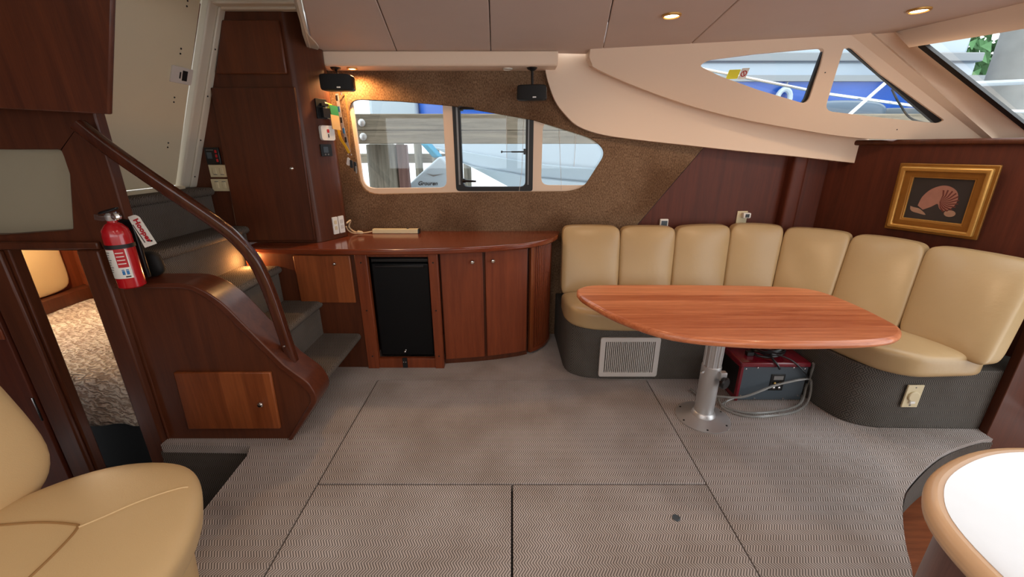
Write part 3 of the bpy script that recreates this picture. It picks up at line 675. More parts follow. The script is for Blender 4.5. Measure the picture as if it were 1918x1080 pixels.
def TS(u, v, w):     # (distance round the rounded corner, height, proud)
    d = 0
    b0, t_ = (-1.318, 2.735), (.42, .907)
    return (b0[0]+t_[0]*u+t_[1]*w+d, b0[1]+t_[1]*u-t_[0]*w, v)
brk = thing('breaker_switch', TS(.05, 1.745, 0), 'black breaker switch high on the cabinet side under the left speaker', 'switch')
obj('plate', MB().plate(rrect(.125, .212, 1.685, 1.805, .006), 0, .010, TS), BLK, brk, bevel=.002)
obj('cover', MB().plate(rrect(.152, .208, 1.692, 1.75, .004), .008, .035, TS), BLK, brk, bevel=.003)
obj('lever', MB().plate(rrect(.152, .208, 1.762, 1.778, .004), .008, .030, TS), BLK, brk, bevel=.003)
sw = thing('white_alarm', TS(.08, 1.60, 0), 'small square white alarm with a red dot on the cabinet side', 'alarm')
obj('case', MB().plate(rrect(.125, .236, 1.552, 1.645, .02), 0, .022, TS), WHT, sw, bevel=.006)
obj('dot', MB().plate(rrect(.172, .190, 1.60, 1.622, .004), .020, .0235, TS), REDI, sw)
obj('mark', MB().plate(rrect(.177, .185, 1.57, 1.592, .002), .020, .0235, TS), BLKI, sw)
gg = thing('gauge_plate', TS(.07, 1.49, 0), 'small square black gauge plate on the cabinet side below the white alarm', 'gauge')
obj('plate', MB().plate(rrect(.115, .205, 1.452, 1.528, .006), 0, .008, TS), BLK, gg, bevel=.002)
obj('window', MB().plate(rrect(.134, .172, 1.475, 1.512, .003), .006, .010, TS), STG, gg)
for k in (0, 1): obj('button', MB().plate(rrect(.140+.024*k, .150+.024*k, 1.459, 1.468, .002), .006, .010, TS), GRYI, gg)
for k, (y0, y1, lab) in enumerate(((.125, .170, 'left white outlet plate low on the cabinet side above the counter'), (.178, .226, 'right white outlet plate with the pale cord plugged in'))):
    t = thing('outlet', TS(y0+.03, .97, 0), lab, 'outlet', 'white outlets above the counter')
    obj('plate', MB().plate(rrect(y0, y1, .925, 1.045, .005), 0, .008, TS), WHT, t, bevel=.002)
    for z in (.955, .995): obj('socket', MB().plate(rrect(y0+.012, y1-.012, z, z+.026, .004), .006, .011, TS), IVO if k == 0 else GRY, t)
pp = thing('leaflet_stack', TS(.12, 1.68, .02), 'yellow, green and tan leaflets tucked behind the breaker switch', 'leaflets')
for k, (mm, z0, z1, y0, y1) in enumerate(((TANP, 1.625, 1.715, .215, .285), (GRN, 1.70, 1.775, .225, .29), (YELS, 1.69, 1.785, .21, .25), (PAP, 1.69, 1.790, .20, .235))):
    obj('leaflet', MB().plate([(y0, z0), (y1, z0-.006), (y1-.004, z1-.006), (y0-.004, z1)], .026-.006*k, .030-.006*k, TS), mm, pp)
kl = thing('key_lanyard', (-1.19, 3.09, 1.86), 'grey lettered lanyard with keys hanging beside the window', 'lanyard')
def strap(pts, w, mm, name):
    pts = smoothpath(pts, 6)
    return obj(name, MB().sweep(pts, [(-w, -.001), (w, -.001), (w, .001), (-w, .001)], up=(0, 1, 0)), mm, kl)
obj('hook', MB().tube([(-1.185, 3.163, 1.86), (-1.185, 3.10, 1.855), (-1.185, 3.095, 1.875)], .004, 6), CHR, kl)
s1 = strap([(-1.215, 3.10, 1.86), (-1.205, 3.09, 1.72), (-1.19, 3.085, 1.60), (-1.172, 3.085, 1.475)], .010, plain('grey_webbing', (150, 146, 150), .7), 'strap')
for k, z in enumerate((1.83, 1.76, 1.69, 1.62, 1.56)):
    x = -1.214+.04*(1.86-z)/.385*(.6+.4*(1.86-z)/.385)
    obj('mark', MB().box(x-.006, x+.006, 3.078, 3.084, z-.018, z+.018) , BLUI if k % 2 else BLKI, s1)
strap([(-1.165, 3.12, 1.86), (-1.16, 3.11, 1.70), (-1.165, 3.10, 1.58), (-1.17, 3.09, 1.475)], .005, plain('tan_cord', (150, 110, 60), .8), 'cord')
strap([(-1.225, 3.07, 1.64), (-1.215, 3.065, 1.57), (-1.19, 3.07, 1.52), (-1.172, 3.08, 1.47)], .009, YEL, 'yellow_strap')
obj('ring', MB().tube([(-1.172+.012*cos(a*pi/6), 3.085, 1.46+.012*sin(a*pi/6)) for a in range(12)], .002, 6, closed=True), CHR, kl)
obj('tag', MB().plate(rp([(-1.205, 1.39), (-1.18, 1.38), (-1.172, 1.43), (-1.19, 1.445)], .012), 0, .006, XZ(3.082)), WHT, kl)
for k in (0, 1):
    obj('key_fob', MB().plate(rp([(-1.178+.024*k, 1.37-.025*k), (-1.158+.024*k, 1.365-.025*k), (-1.155+.022*k, 1.42-.012*k), (-1.173+.022*k, 1.425-.012*k)], .006), 0, .010, XZ(3.075+.006*k)), BLK, kl, bevel=.002)
obj('key', MB().plate([(-1.142, 1.33), (-1.134, 1.33), (-1.132, 1.38), (-1.142, 1.38)], 0, .002, XZ(3.08)), CHR, kl)

# ------------------------------------------------------------------ sideboard: counter, cabinets, fridge
cf = [(-1.765, 2.59), (-1.387, 2.552), (-1.0, 2.536), (-.732, 2.534), (-.45, 2.560), (-.2, 2.606), (.0, 2.672), (.095, 2.715), (.20, 2.79), (.28, 2.88), (.34, 3.0), (.365, 3.10), (.37, 3.163)]
cfs = catm(cf, 4)
ct = obj('countertop', MB().prism([(-1.765, 3.163)]+cfs, .852, .890), CH_X, org=(-.7, 2.85, .852), bevel=.016, seg=4)
tag(ct, 'long glossy cherry countertop with a curved end under the window', 'countertop')
def cc(t, off=.06):
    """the cabinet line under the counter edge"""
    pts = catm([(-.55, 2.625), (-.35, 2.652), (-.19, 2.680), (-.03, 2.722), (.10, 2.768), (.19, 2.83), (.255, 2.91), (.295, 3.0), (.31, 3.09), (.312, 3.162)], 6)
    return polyat([Vector((a, b, 0)) for a, b in pts], t)
kt = thing('plinth_cabinet', (-1.4, 2.85, 0), 'dark cherry base cabinet behind the stairs with a small upper door', 'cabinet')
obj('body', MB().box(-1.765, -1.038, 2.605, 3.162, .0, .851), CH_D, kt)
dr = obj('door', MB().box(-1.44, -1.066, 2.585, 2.606, .505, .838), CH_L, kt, bevel=.006)
knob(dr, (-1.165, 2.586, .785), .011)
sl = thing('step_light', (-1.72, 2.60, .815), 'small oval courtesy light glowing on the cabinet behind the handrail', 'lamp')
obj('bezel', MB().lathe([(.022, 0), (.022, .006), (.016, .009), (.015, .004)], (-1.718, 2.604, .815), (0, -1, 0), 16), CHR, sl)
obj('lens', MB().lathe([(.015, .002), (.013, .006), (.001, .007)], (-1.718, 2.604, .815), (0, -1, 0), 16), LENS, sl)
lampdata('step_light_lamp', (-1.72, 2.56, .815), 3.2, (255, 180, 105), .015, parent=sl)
sr = thing('fridge_surround', (-.77, 2.62, 0), 'cherry frame of two stiles and rails around the black fridge', 'fridge surround')
for x0, x1 in ((-1.036, -.956), (-.552, -.490)):
    st = obj('stile', MB().box(x0, x1, 2.582, 2.625, .0, .851), CH_M, sr, bevel=.004)
    for z in (.10, .45, .79):
        obj('screw', MB().lathe([(.006, 0), (.005, .003), (.001, .003)], ((x0+x1)/2, 2.582, z), (0, -1, 0), 8), BLKM, st)
obj('rail', MB().box(-.956, -.552, 2.592, 2.625, .0, .075), CH_M, sr, bevel=.003)
obj('rail', MB().box(-.956, -.552, 2.592, 2.625, .826, .851), CH_M, sr, bevel=.003)
fg = thing('fridge', (-.765, 2.9, .0), 'small matt black fridge built in under the counter', 'fridge')
obj('body', MB().box(-.954, -.554, 2.66, 3.15, .078, .822), FRG, fg)
dd = obj('door', MB().box(-.946, -.560, 2.622, 2.658, .085, .775), FRG, fg, bevel=.010, seg=3)
obj('handle_strip', MB().box(-.946, -.560, 2.628, 2.658, .780, .808), BLK, fg, bevel=.006)
obj('handle', MB().box(-.92, -.59, 2.614, 2.626, .745, .765), BLK, dd, bevel=.005)
hs = obj('hasp', MB().box(-.785, -.752, 2.578, 2.592, .008, .085), BLKM, fg, bevel=.002, label='black latch plate at the fridge foot')
for x in (-.776, -.761): obj('screw', MB().lathe([(.005, 0), (.004, .002), (.001, .003)], (x, 2.578, .055), (0, -1, 0), 8), CHR, hs)
obj('lock', MB().lathe([(.008, 0), (.008, .008), (.004, .012)], (-.772, 2.622, .118), (0, -1, 0), 10), CHR, fg)
obj('lock_pin', MB().lathe([(.006, 0), (.006, .008), (.003, .010)], (-.764, 2.622, .130), (0, -1, 0), 10), CHR, fg)
dc = thing('curved_cabinet', (-.2, 2.9, 0), 'curved cherry cabinet with two doors and chrome knobs', 'cabinet')
N_ = 60
def arc(t0, t1, off, n=14):
    out = []
    for k in range(n+1):
        t = t0+(t1-t0)*k/n; p = cc(t); q = cc(min(1, t+.01))-cc(max(0, t-.01)); q.normalize(); nn = Vector((q.y, -q.x, 0))
        out.append(p+nn*off)
    return out
def slab(t0, t1, o0, o1, z0, z1, n=14):
    a, b = arc(t0, t1, o1, n), arc(t0, t1, o0, n)
    return MB().prism([(p.x, p.y) for p in a]+[(p.x, p.y) for p in reversed(b)], z0, z1)
def tx(x):  # parameter of the cabinet line at x
    lo, hi = 0, 1
    for _ in range(40):
        mid = (lo+hi)/2
        if cc(mid).x < x: lo = mid
        else: hi = mid
    return lo
a, b = arc(tx(-.488), tx(.125), -.022, 20), None
obj('body', MB().prism([(p.x, p.y) for p in a]+[(.125, 3.162), (-.488, 3.162)], .0, .851), CH_D, dc)
for x0, x1, xk in ((-.482, -.200, -.268), (-.183, .108, -.130)):
    dr = obj('door', slab(tx(x0), tx(x1), -.020, .0, .045, .842), CH_M, dc, bevel=.004)
    q = cc(tx(xk)); knob(dr, (q.x, q.y, .775), .014)
tb = thing('tambour_cabinet', (.2, 3.0, 0), 'rounded cherry end cabinet with vertical tambour slats by the settee', 'cabinet')
a = arc(tx(.130), .999, -.018, 20)
obj('body', MB().prism([(p.x, p.y) for p in a]+[(.135, 3.162)], .03, .851), CH_D, tb)
t0 = tx(.135)
obj('lead_slat', slab(t0, t0+.028, -.017, .004, .05, .845, 3), CH_L, tb, bevel=.003)
ns = 22
for k in range(ns):
    ta = t0+.034+(.985-t0-.034)*k/ns; tb2 = ta+(.985-t0-.034)/ns*.66
    obj('slat', slab(ta, tb2, -.017, -.001, .05, .845, 2), CH_M, tb, bevel=.004)
obj('base_rail', slab(t0, .99, -.03, .004, .02, .05, 14), CH_M, tb, bevel=.004)
ps = thing('power_strip', (-.89, 3.07, .89), 'long cream power strip on the counter below the window', 'power strip')
obj('case', MB().prism(rp([(3.045, .891), (3.105, .891), (3.105, .922), (3.055, .925)], .006), -1.06, -.715, 'x'), IVO, ps, bevel=.003)
obj('switch', MB().box(-.80, -.785, 3.06, 3.075, .922, .929), BLK, ps)
obj('end_cap', MB().prism(rp([(3.045, .891), (3.105, .891), (3.105, .922), (3.055, .925)], .006), -.714, -.705, 'x'), BLK, ps)
pc = obj('cable', MB().tube(smoothpath([(-1.06, 3.07, .905), (-1.12, 3.05, .897), (-1.19, 3.02, .900), (-1.21, 2.975, .93), (-1.205, 2.935, .965)], 6), .005, 8).tube(smoothpath([(-1.20, 2.94, .99), (-1.19, 2.99, 1.0), (-1.215, 3.01, .95), (-1.17, 2.98, .92), (-1.12, 2.97, .912)], 6), .006, 8).lathe([(.006, 0), (.014, .01), (.013, .035), (.006, .05)], (-1.15, 2.975, .916), (1, 0, -.1), 10), CORD, org=(-1.15, 3.0, .9))
tag(pc, 'pale cord with a plug hanging from the outlet to the strip', 'power cord')

# ------------------------------------------------------------------ stairs, side box, handrail
sc = thing('stairs', (-1.5, 2.27, 0), 'carpeted companionway stairs climbing to the cream door', 'stairs')
for k in range(5):
    xn = (-1.065, -1.30, -1.535, -1.77, -1.945)[k]; z0 = (.0, .262, .512, .758, 1.005)[k]; z1 = (.272, .518, .764, 1.010, 1.262)[k]
    f = .028
    prof = [(xn-f, z0), (xn-f, z1-.055)]+[(xn-.03+.03*sin(a*pi/8), z1-.026-.026*cos(a*pi/8)*1.0) for a in range(0, 9)]+[(-2.10 if k == 4 else xn-.32, z1), (-2.10 if k == 4 else xn-.32, z0)]
    y0 = 1.965; y1 = 2.601
    if k == 0:
        prof = [p for p in prof if p[1] > .19]; prof = [(xn-f, .205)]+prof[0:-2]+[(-1.42, z1), (-1.42, .205)]
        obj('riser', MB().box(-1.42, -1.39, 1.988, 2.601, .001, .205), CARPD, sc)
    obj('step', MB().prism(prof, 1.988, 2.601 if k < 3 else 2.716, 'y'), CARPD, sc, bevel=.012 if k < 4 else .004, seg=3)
inn = rp([(-1.885, .0), (-1.222, .0), (-1.045, .262), (-1.085, .335), (-1.18, .438), (-1.432, .795), (-1.53, .874), (-1.885, .874)], [0, 0, .05, .03, 0, .10, .08, 0], 6)
outr = rp([(-1.885, -.0), (-1.198, -.0), (-1.012, .262), (-1.05, .362), (-1.155, .462), (-1.405, .822), (-1.52, .900), (-1.885, .900)], [0, 0, .05, .03, 0, .10, .08, 0], 6)
sb = thing('stair_box', (-1.5, 1.9, 0), 'dark cherry stair side box with a sloping padded cap', 'cabinet')
obj('panel', MB().prism(inn, 1.835, 1.955, 'y'), CH_D, sb)
n_ = len(inn)
m = MB()
for y in (1.818, 1.985): m.v += [(u, y, v) for u, v in inn]+[(u, y, v) for u, v in outr]
for i in range(1, n_-1):
    j = i+1
    m.f += [(i, j, n_+j, n_+i), (2*n_+i, 2*n_+j, 3*n_+j, 3*n_+i), (n_+i, n_+j, 3*n_+j, 3*n_+i), (i, j, 2*n_+j, 2*n_+i)]
m.f += [(1, n_+1, 3*n_+1, 2*n_+1), (n_-1, 2*n_-1, 4*n_-1, 3*n_-1)]
obj('cap', m, wood('cap_wood', (66, 31, 19), (94, 48, 30), 'x', rough=.28), sb, bevel=.006, seg=3)
dr = obj('door', MB().plate([(-1.745, .072), (-1.248, .075), (-1.235, .420), (-1.732, .418)], -.016, .003, XZ(1.834)), CH_L, sb, bevel=.006)
knob(dr, (-1.313, 1.820, .238), .014)
hr = thing('handrail', (-1.2, 1.93, .45), 'curved dark cherry handrail running up the stairs', 'handrail')
hp = []
for (x, z), y in zip([(-1.905, 1.60), (-1.811, 1.507), (-1.618, 1.345), (-1.412, 1.178), (-1.329, 1.096), (-1.269, 1.005), (-1.236, .91), (-1.211, .782), (-1.189, .604), (-1.168, .43)], [1.775, 1.79, 1.82, 1.86, 1.875, 1.89, 1.895, 1.90, 1.90, 1.90]):
    hp.append((x*y/1.92, y, 1.5+(z-1.5)*y/1.92))
prof = rrect(-.026, .026, -.022, .022, .012, 3)
obj('rail', MB().sweep(smoothpath(hp, 6), prof), wood('rail_wood', (50, 23, 14), (82, 40, 25), 'z', rough=.2, coat=.5), hr)
for x, z in ((-1.172, .54), (-1.163, .455)):
    obj('screw', MB().lathe([(.006, 0), (.005, .004), (.001, .005)], (x, 1.876, z), (0, -1, 0), 10), CHR, hr)

# ------------------------------------------------------------------ fire extinguisher
fe = thing('fire_extinguisher', (-1.737, 1.762, .905), 'red fire extinguisher strapped to the bulkhead post', 'fire extinguisher')
ec = (-1.737, 1.762, .905)
obj('cylinder', MB().lathe([(.044, 0), (.05, .006), (.05, .235), (.046, .262), (.030, .285), (.018, .292), (.018, .30)], ec, (0, 0, 1), 28), RED, fe)
def wrap(a0, a1, z0, z1, r, n=14):
    rows = [[(ec[0]+r*cos(a0+(a1-a0)*k/n), ec[1]+r*sin(a0+(a1-a0)*k/n), z) for k in range(n+1)] for z in (z0, z1)]
    return MB().grid(rows)
lb = obj('label', wrap(-pi*.83, -pi*.17, .955, 1.085, .0508), PAP, fe)
obj('label_block', wrap(-pi*.43, -pi*.20, 1.005, 1.085, .0512), REDI, lb)
m = MB()
for k in range(9):
    z = 1.07-.011*k; w = wrap(-pi*.78, -pi*(.55+.03*(k % 3)), z, z+.004, .0513, 6); m.add(w.v, w.f)
obj('label_print', m, GRYI, lb)
m = MB()
for k in range(4):
    z = 1.068-.016*k; w = wrap(-pi*.41, -pi*.24, z, z+.004, .0516, 6); m.add(w.v, w.f)
obj('label_bars', m, PAP, lb)
m = MB()
for a in (-.38, -.29):
    for b0, b1, c0, c1 in ((0, .012, 0, .018), (.0, .006, .020, .024)):
        w = wrap(pi*a, pi*(a+.06), .972+c0, .972+c1, .0515, 3); m.add(w.v, w.f)
obj('label_icon', m, BLUI, lb)
w = wrap(-pi*.33, -pi*.22, .960, .966, .0515, 5); obj('label_mark', w, BLKI, lb)
obj('band', MB().lathe([(.053, 0), (.053, .017)], (ec[0], ec[1], 1.088), (0, 0, 1), 28), RUB, fe)
obj('bracket', MB().box(-1.775, -1.70, 1.812, 1.829, .93, 1.20), BLK, fe, bevel=.004)
obj('valve', MB().lathe([(.016, 0), (.02, .008), (.02, .025), (.012, .035)], (ec[0], ec[1], 1.203), (0, 0, 1), 14), ALU, fe)
obj('handle', MB().sweep([(-1.80, 1.755, 1.222), (-1.77, 1.755, 1.216), (-1.70, 1.755, 1.232)], [(-.012, -.003), (.012, -.003), (.012, .003), (-.012, .003)], up=(0, 1, 0)).puff(lambda a, b, c: (-1.75+.05*a, 1.758+.011*b, 1.222+.008*c), 4, 4), CHR, fe)
obj('lever', MB().puff(lambda a, b, c: (-1.735+.045*a, 1.758+.010*b, 1.248+.006*c+.012*a), 4, 4), BLK, fe)
obj('gauge', MB().lathe([(.017, 0), (.017, .012), (.014, .014), (.001, .014)], (-1.695, 1.748, 1.225), (.2, -1, .2), 16), CHR, fe)
tg = obj('tag', MB().plate(rp([(-1.70, 1.215), (-1.665, 1.225), (-1.648, 1.215), (-1.605, 1.095), (-1.665, 1.075)], [.004, .012, .008, .003, .003]), 0, .0012, XZ(1.80)), PAP, fe, label='white service tag with red lettering')
text('tag_lettering', 'Hooper', .034, REDI, fe, (-1.650, 1.797, 1.155), (pi/2, radians(70), 0), .0004, 0, .0012)
obj('tag_print', MB().plate([(-1.690, 1.18), (-1.686, 1.181), (-1.655, 1.10), (-1.659, 1.099)], -.0006, 0, XZ(1.80)).plate([(-1.645, 1.112), (-1.62, 1.112), (-1.622, 1.104), (-1.645, 1.104)], -.0006, 0, XZ(1.80)), BLKI, tg)
bk = obj('black_cap', MB().puff(lambda a, b, c: (-1.79+.060*a-.012*c, 1.935+.030*b, .962+.062*c+.01*a), 2.8, 12), BLKM, org=(-1.79, 1.935, .9))
tag(bk, 'black soft cap on the stair box behind the extinguisher', 'cap')

# ------------------------------------------------------------------ upper left cabinet
uc = thing('overhead_cabinet', (-2.0, 1.75, 1.62), 'large dark overhead cabinet at the top left above the niche', 'cabinet')
obj('body', MB().plate([(-2.95, 1.70), (-1.70, 1.66), (-1.50, 2.44), (-2.95, 2.44)], 0, .16, XZ(1.668)), CH_D, uc, bevel=.004)
obj('door', MB().plate([(-2.95, 1.695), (-1.509, 1.622), (-1.215, 2.45), (-2.95, 2.45)], 0, .018, XZ(1.648)), wood('overhead_door_wood', (66, 30, 17), (98, 48, 26), 'z'), uc, bevel=.006)

# ------------------------------------------------------------------ aft cabin bed
bd = thing('bed', (-2.85, 2.7, -.46), 'low bed in the aft cabin seen through the doorway', 'bed')
obj('mattress', MB().puff(lambda a, b, c: (-2.84+.81*a, 2.72+.65*b, .10+.13*c), 8, 10), VINC, bd)
obj('base', MB().box(-3.64, -2.04, 2.12, 3.37, -.45, -.04), BLKM, bd)
import mathutils.noise as mnoise
rows = []
prof = [(3.36, .20), (3.33, .25)]+[(3.3-.05*k, .255) for k in range(24)]+[(2.09, .25), (2.055, .232), (2.035, .20)]+[(2.028-.0015*k, .165-.026*k) for k in range(9)]
for i, (y, z) in enumerate(prof):
    r = []
    for k in range(81):
        x = -3.66+1.64*k/80
        h = .010*mnoise.noise(Vector((x*9, y*16, z*16)))+.012*mnoise.noise(Vector((x*3, y*3, z*4)))
        fold = .02*math.exp(-((x+2.22)/.05)**2)
        zz = z
        if i > 33: zz -= .022*(mnoise.noise(Vector((x*5, 3, 0)))) * (i-33)/4
        r.append((x, y-(h*1.2+fold if z < .24 else 0), zz+(h if z > .2 else 0)))
    rows.append(r)
m, nt, b = newmat('fleece_blanket'); L = nt.links
t = N(nt, 'ShaderNodeTexCoord'); mp = N(nt, 'ShaderNodeMapping'); mp.inputs['Scale'].default_value = (1, 1.8, 1.8); L.new(t.outputs['Object'], mp.inputs[0])
wv = N(nt, 'ShaderNodeTexWave', wave_type='BANDS', bands_direction='DIAGONAL'); wv.inputs['Scale'].default_value = 7; wv.inputs['Distortion'].default_value = 9; wv.inputs['Detail'].default_value = 3; wv.inputs['Detail Scale'].default_value = 3
L.new(mp.outputs[0], wv.inputs['Vector'])
nb = N(nt, 'ShaderNodeTexNoise'); nb.inputs['Scale'].default_value = 5; nb.inputs['Detail'].default_value = 4; L.new(t.outputs['Object'], nb.inputs['Vector'])
r1 = N(nt, 'ShaderNodeValToRGB'); r1.color_ramp.elements[0].color = lin((186, 164, 144)); r1.color_ramp.elements[1].color = lin((244, 232, 216)); L.new(wv.outputs['Fac'], r1.inputs[0])
r2 = N(nt, 'ShaderNodeValToRGB'); r2.color_ramp.elements[0].position = .35; r2.color_ramp.elements[1].position = .65; r2.color_ramp.elements[0].color = (.72, .66, .64, 1); r2.color_ramp.elements[1].color = (1, 1, 1, 1); L.new(nb.outputs['Fac'], r2.inputs[0])
mx = N(nt, 'ShaderNodeMix', data_type='RGBA', blend_type='MULTIPLY'); mx.inputs[0].default_value = 1; L.new(r1.outputs[0], mx.inputs[6]); L.new(r2.outputs[0], mx.inputs[7]); L.new(mx.outputs[2], b.inputs['Base Color'])
b.inputs['Roughness'].default_value = .95; bp = N(nt, 'ShaderNodeBump'); bp.inputs['Strength'].default_value = .8; bp.inputs['Distance'].default_value = .012; L.new(wv.outputs['Fac'], bp.inputs['Height']); L.new(bp.outputs[0], b.inputs['Normal'])
bl = obj('blanket', MB().grid(rows), m, org=(-2.85, 2.7, .23), smooth=0)
bl.data.shade_smooth()
so = bl.modifiers.new('thick', 'SOLIDIFY'); so.thickness = .012; so.offset = 1
tag(bl, 'cream and brown fleece blanket draped over the aft cabin bed', 'blanket')
al = thing('cabin_light', (-3.3, 2.6, 1.12), 'warm lamp on the aft cabin ceiling above the cream panel', 'lamp')
obj('lens', MB().lathe([(.05, 0), (.05, -.012), (.03, -.02), (.001, -.022)], (-3.35, 2.75, 1.118), (0, 0, 1), 20), LENS, al)
lampdata('cabin_lamp', (-3.30, 2.75, 1.04), 20, (255, 226, 186), .05, parent=al)
ad = thing('aft_locker_door', (-3.3, 3.39, .2), 'cherry locker door with a chrome knob beyond the bed', 'locker door')
obj('door_panel', MB().box(-3.74, -3.2, 3.375, 3.398, .30, 1.05), CH_M, ad, bevel=.005)
knob(ad, (-3.675, 3.376, .56), .02)

# ------------------------------------------------------------------ settee
se = thing('settee', (1.5, 2.6, 0), 'curved tan vinyl dinette settee on a grey carpeted base', 'settee')
base = rp([(.36, 3.16), (.372, 2.60), (.40, 2.52), (.50, 2.455), (.70, 2.438), (1.70, 2.436), (1.84, 2.40), (1.868, 2.25), (1.878, 2.10), (1.93, 1.97), (2.06, 1.922), (2.635, 1.912), (2.90, 2.0), (2.36, 3.10), (2.30, 3.16)], [0, .08, .06, .06, 0, .06, .08, .05, .08, .08, .05, 0, 0, 0, 0], 4)
obj('base', MB().prism(base, 0.001, .372), CARPB, se, bevel=.006)
B_ = [Vector(p) for p in ((.365, 2.84, .47), (.79, 2.84, .47), (1.18, 2.84, .47), (1.57, 2.84, .47), (1.87, 2.76, .47), (2.085, 2.50, .47), (2.25, 2.17, .47), (2.335, 1.77, .47))]
T_ = [Vector(p) for p in ((.378, 3.005, .945), (.815, 3.01, .945), (1.232, 3.01, .945), (1.655, 3.035, .95), (2.02, 2.985, .945), (2.335, 2.76, .945), (2.53, 2.43, .945), (2.665, 1.97, .945))]
Bs, Ts = smoothpath(B_, 8), smoothpath(T_, 8)
labels = ['first from the counter', None, None, None, None, None, None]
for k in range(7):
    def fn(a, b, c, k=k):
        t = (k+(a*.499+.5))/7
        lo, hi = polyat(Bs, t), polyat(Ts, t)
        tt = polyat(Bs, min(1, t+.02))-polyat(Bs, max(0, t-.02)); tt.z = 0; tt.normalize(); nn = Vector((-tt.y, tt.x, 0))
        v = (b+1)/2
        p = lo*(1-v)+hi*v
        th = .115*(1-.25*v)
        w = (c+1)/2
        bulge = .032*(1-a*a)*(1-b**4)*(1-w)
        return p+nn*(w*th-bulge)+Vector((0, 0, (.01*(1-a*a)+(.002, -.002, .0, .008, .0, -.003, .0)[k])*v))
    m = MB()
    m.puff(fn, 9, 18)
    obj('back_cushion', m, VIN, se, smooth=0).data.shade_smooth()
fL = smoothpath([Vector(p) for p in ((.362, 2.60, 0), (.42, 2.49, 0), (.56, 2.418, 0), (.9, 2.40, 0), (1.3, 2.40, 0), (1.66, 2.40, 0))], 6)
bL = smoothpath([Vector(p) for p in ((.362, 2.86, 0), (.6, 2.86, 0), (.85, 2.86, 0), (1.1, 2.86, 0), (1.35, 2.86, 0), (1.66, 2.86, 0))], 6)
def seatfn(F, B, z0=.362, z1=.505):
    def fn(a, b, c):
        t = (a+1)/2; p = polyat(F, t)*(1-(b+1)/2)+polyat(B, t)*((b+1)/2)
        crown = .012*(1-a*a)*(1-b*b)
        return Vector((p.x, p.y, z0+(z1-z0)*(c+1)/2+(crown if c > 0 else 0)))
    return fn
obj('seat_cushion', MB().puff(seatfn(fL, bL), 6, 18), VIN, se, smooth=0).data.shade_smooth()
fR = smoothpath([Vector(p) for p in ((1.66, 2.42, 0), (1.80, 2.37, 0), (1.86, 2.22, 0), (1.90, 2.08, 0), (1.96, 1.93, 0), (2.06, 1.835, 0))], 6)
bR = smoothpath([Vector(p) for p in ((1.70, 2.86, 0), (1.95, 2.75, 0), (2.12, 2.48, 0), (2.25, 2.25, 0), (2.36, 2.02, 0), (2.50, 1.85, 0))], 6)
obj('seat_cushion', MB().puff(seatfn(fR, bR), 6, 18), VIN, se, smooth=0).data.shade_smooth()
vg = obj('vent_grille', MB().plate(rrect(.588, .985, .030, .322, .018), 0, .014, XZ(2.422), [rrect(.622, .952, .062, .292, .004)]), GRY, se, bevel=.004, label='grey plastic vent grille')
m = MB()
for k in range(25):
    x = .630+.0129*k; m.box(x, x+.006, 2.424, 2.434, .06, .294)
v = obj('grille_bars', m, GRY, vg); v['kind'] = 'stuff'
so = thing('outlet', (2.20, 1.91, .15), 'ivory outlet plate with a round cover low on the settee end', 'outlet')
obj('plate', MB().box(2.148, 2.236, 1.905, 1.914, .150, .290), IVO, so, bevel=.003)
obj('cover', MB().lathe([(.030, 0), (.030, .006), (.026, .009), (.001, .009)], (2.192, 1.905, .222), (0, -1, 0), 20), IVO, so)
obj('tab', MB().box(2.178, 2.206, 1.894, 1.906, .178, .192), WHT, so, bevel=.003)
obj('screw', MB().lathe([(.004, 0), (.003, .002), (.001, .002)], (2.192, 1.905, .276), (0, -1, 0), 8).lathe([(.006, 0), (.004, .002), (.001, .002)], (2.192, 1.905, .164), (0, -1, 0), 8), GRYI, so)
th = thing('display_unit', (1.185, 3.16, .97), 'small white display unit behind the third settee cushion', 'display')
obj('case', MB().box(1.150, 1.215, 3.145, 3.165, .91, .985), WHT, th, bevel=.006)
obj('screen', MB().box(1.160, 1.205, 3.142, 3.146, .93, .972), STG, th)
so = thing('outlet', (1.79, 3.16, 1.0), 'ivory outlet with a plugged display behind the fourth settee cushion', 'outlet')
obj('plate', MB().box(1.745, 1.825, 3.158, 3.166, .93, 1.045), IVO, so, bevel=.003)
pl_ = obj('plug_display', MB().box(1.775, 1.832, 3.12, 3.158, .995, 1.035), WHT, so, bevel=.006)
obj('screen', MB().box(1.788, 1.818, 3.117, 3.121, 1.002, 1.027), BLK, pl_)

# ------------------------------------------------------------------ table
tb_ = thing('dinette_table', (1.125, 2.02, 0), 'glossy cherry dinette table on a single aluminium pedestal', 'table')
tp = catm([(.394, 2.323), (.50, 2.395), (.80, 2.405), (1.133, 2.402), (1.50, 2.385), (1.72, 2.352), (1.83, 2.285), (1.872, 2.10), (1.862, 1.85), (1.825, 1.73), (1.70, 1.640), (1.45, 1.602), (1.05, 1.605), (.73, 1.682), (.53, 1.885), (.41, 2.13), (.382, 2.25)], 5)
obj('tabletop', MB().prism(tp, .662, .70), TBL, tb_, bevel=.017, seg=4)
pd = obj('pedestal', MB().lathe([(.052, 0), (.052, .335), (.048, .34)], (1.125, 2.02, .012), (0, 0, 1), 28), ALU, tb_)
obj('inner_column', MB().lathe([(.043, 0), (.043, .33)], (1.125, 2.02, .335), (0, 0, 1), 24), ALU, tb_)
for k in range(10):
    a = k*pi/5
    obj('column_rib', MB().tube([(1.125+.044*cos(a), 2.02+.044*sin(a), .35), (1.125+.044*cos(a), 2.02+.044*sin(a), .655)], .005, 6), ALU, tb_)
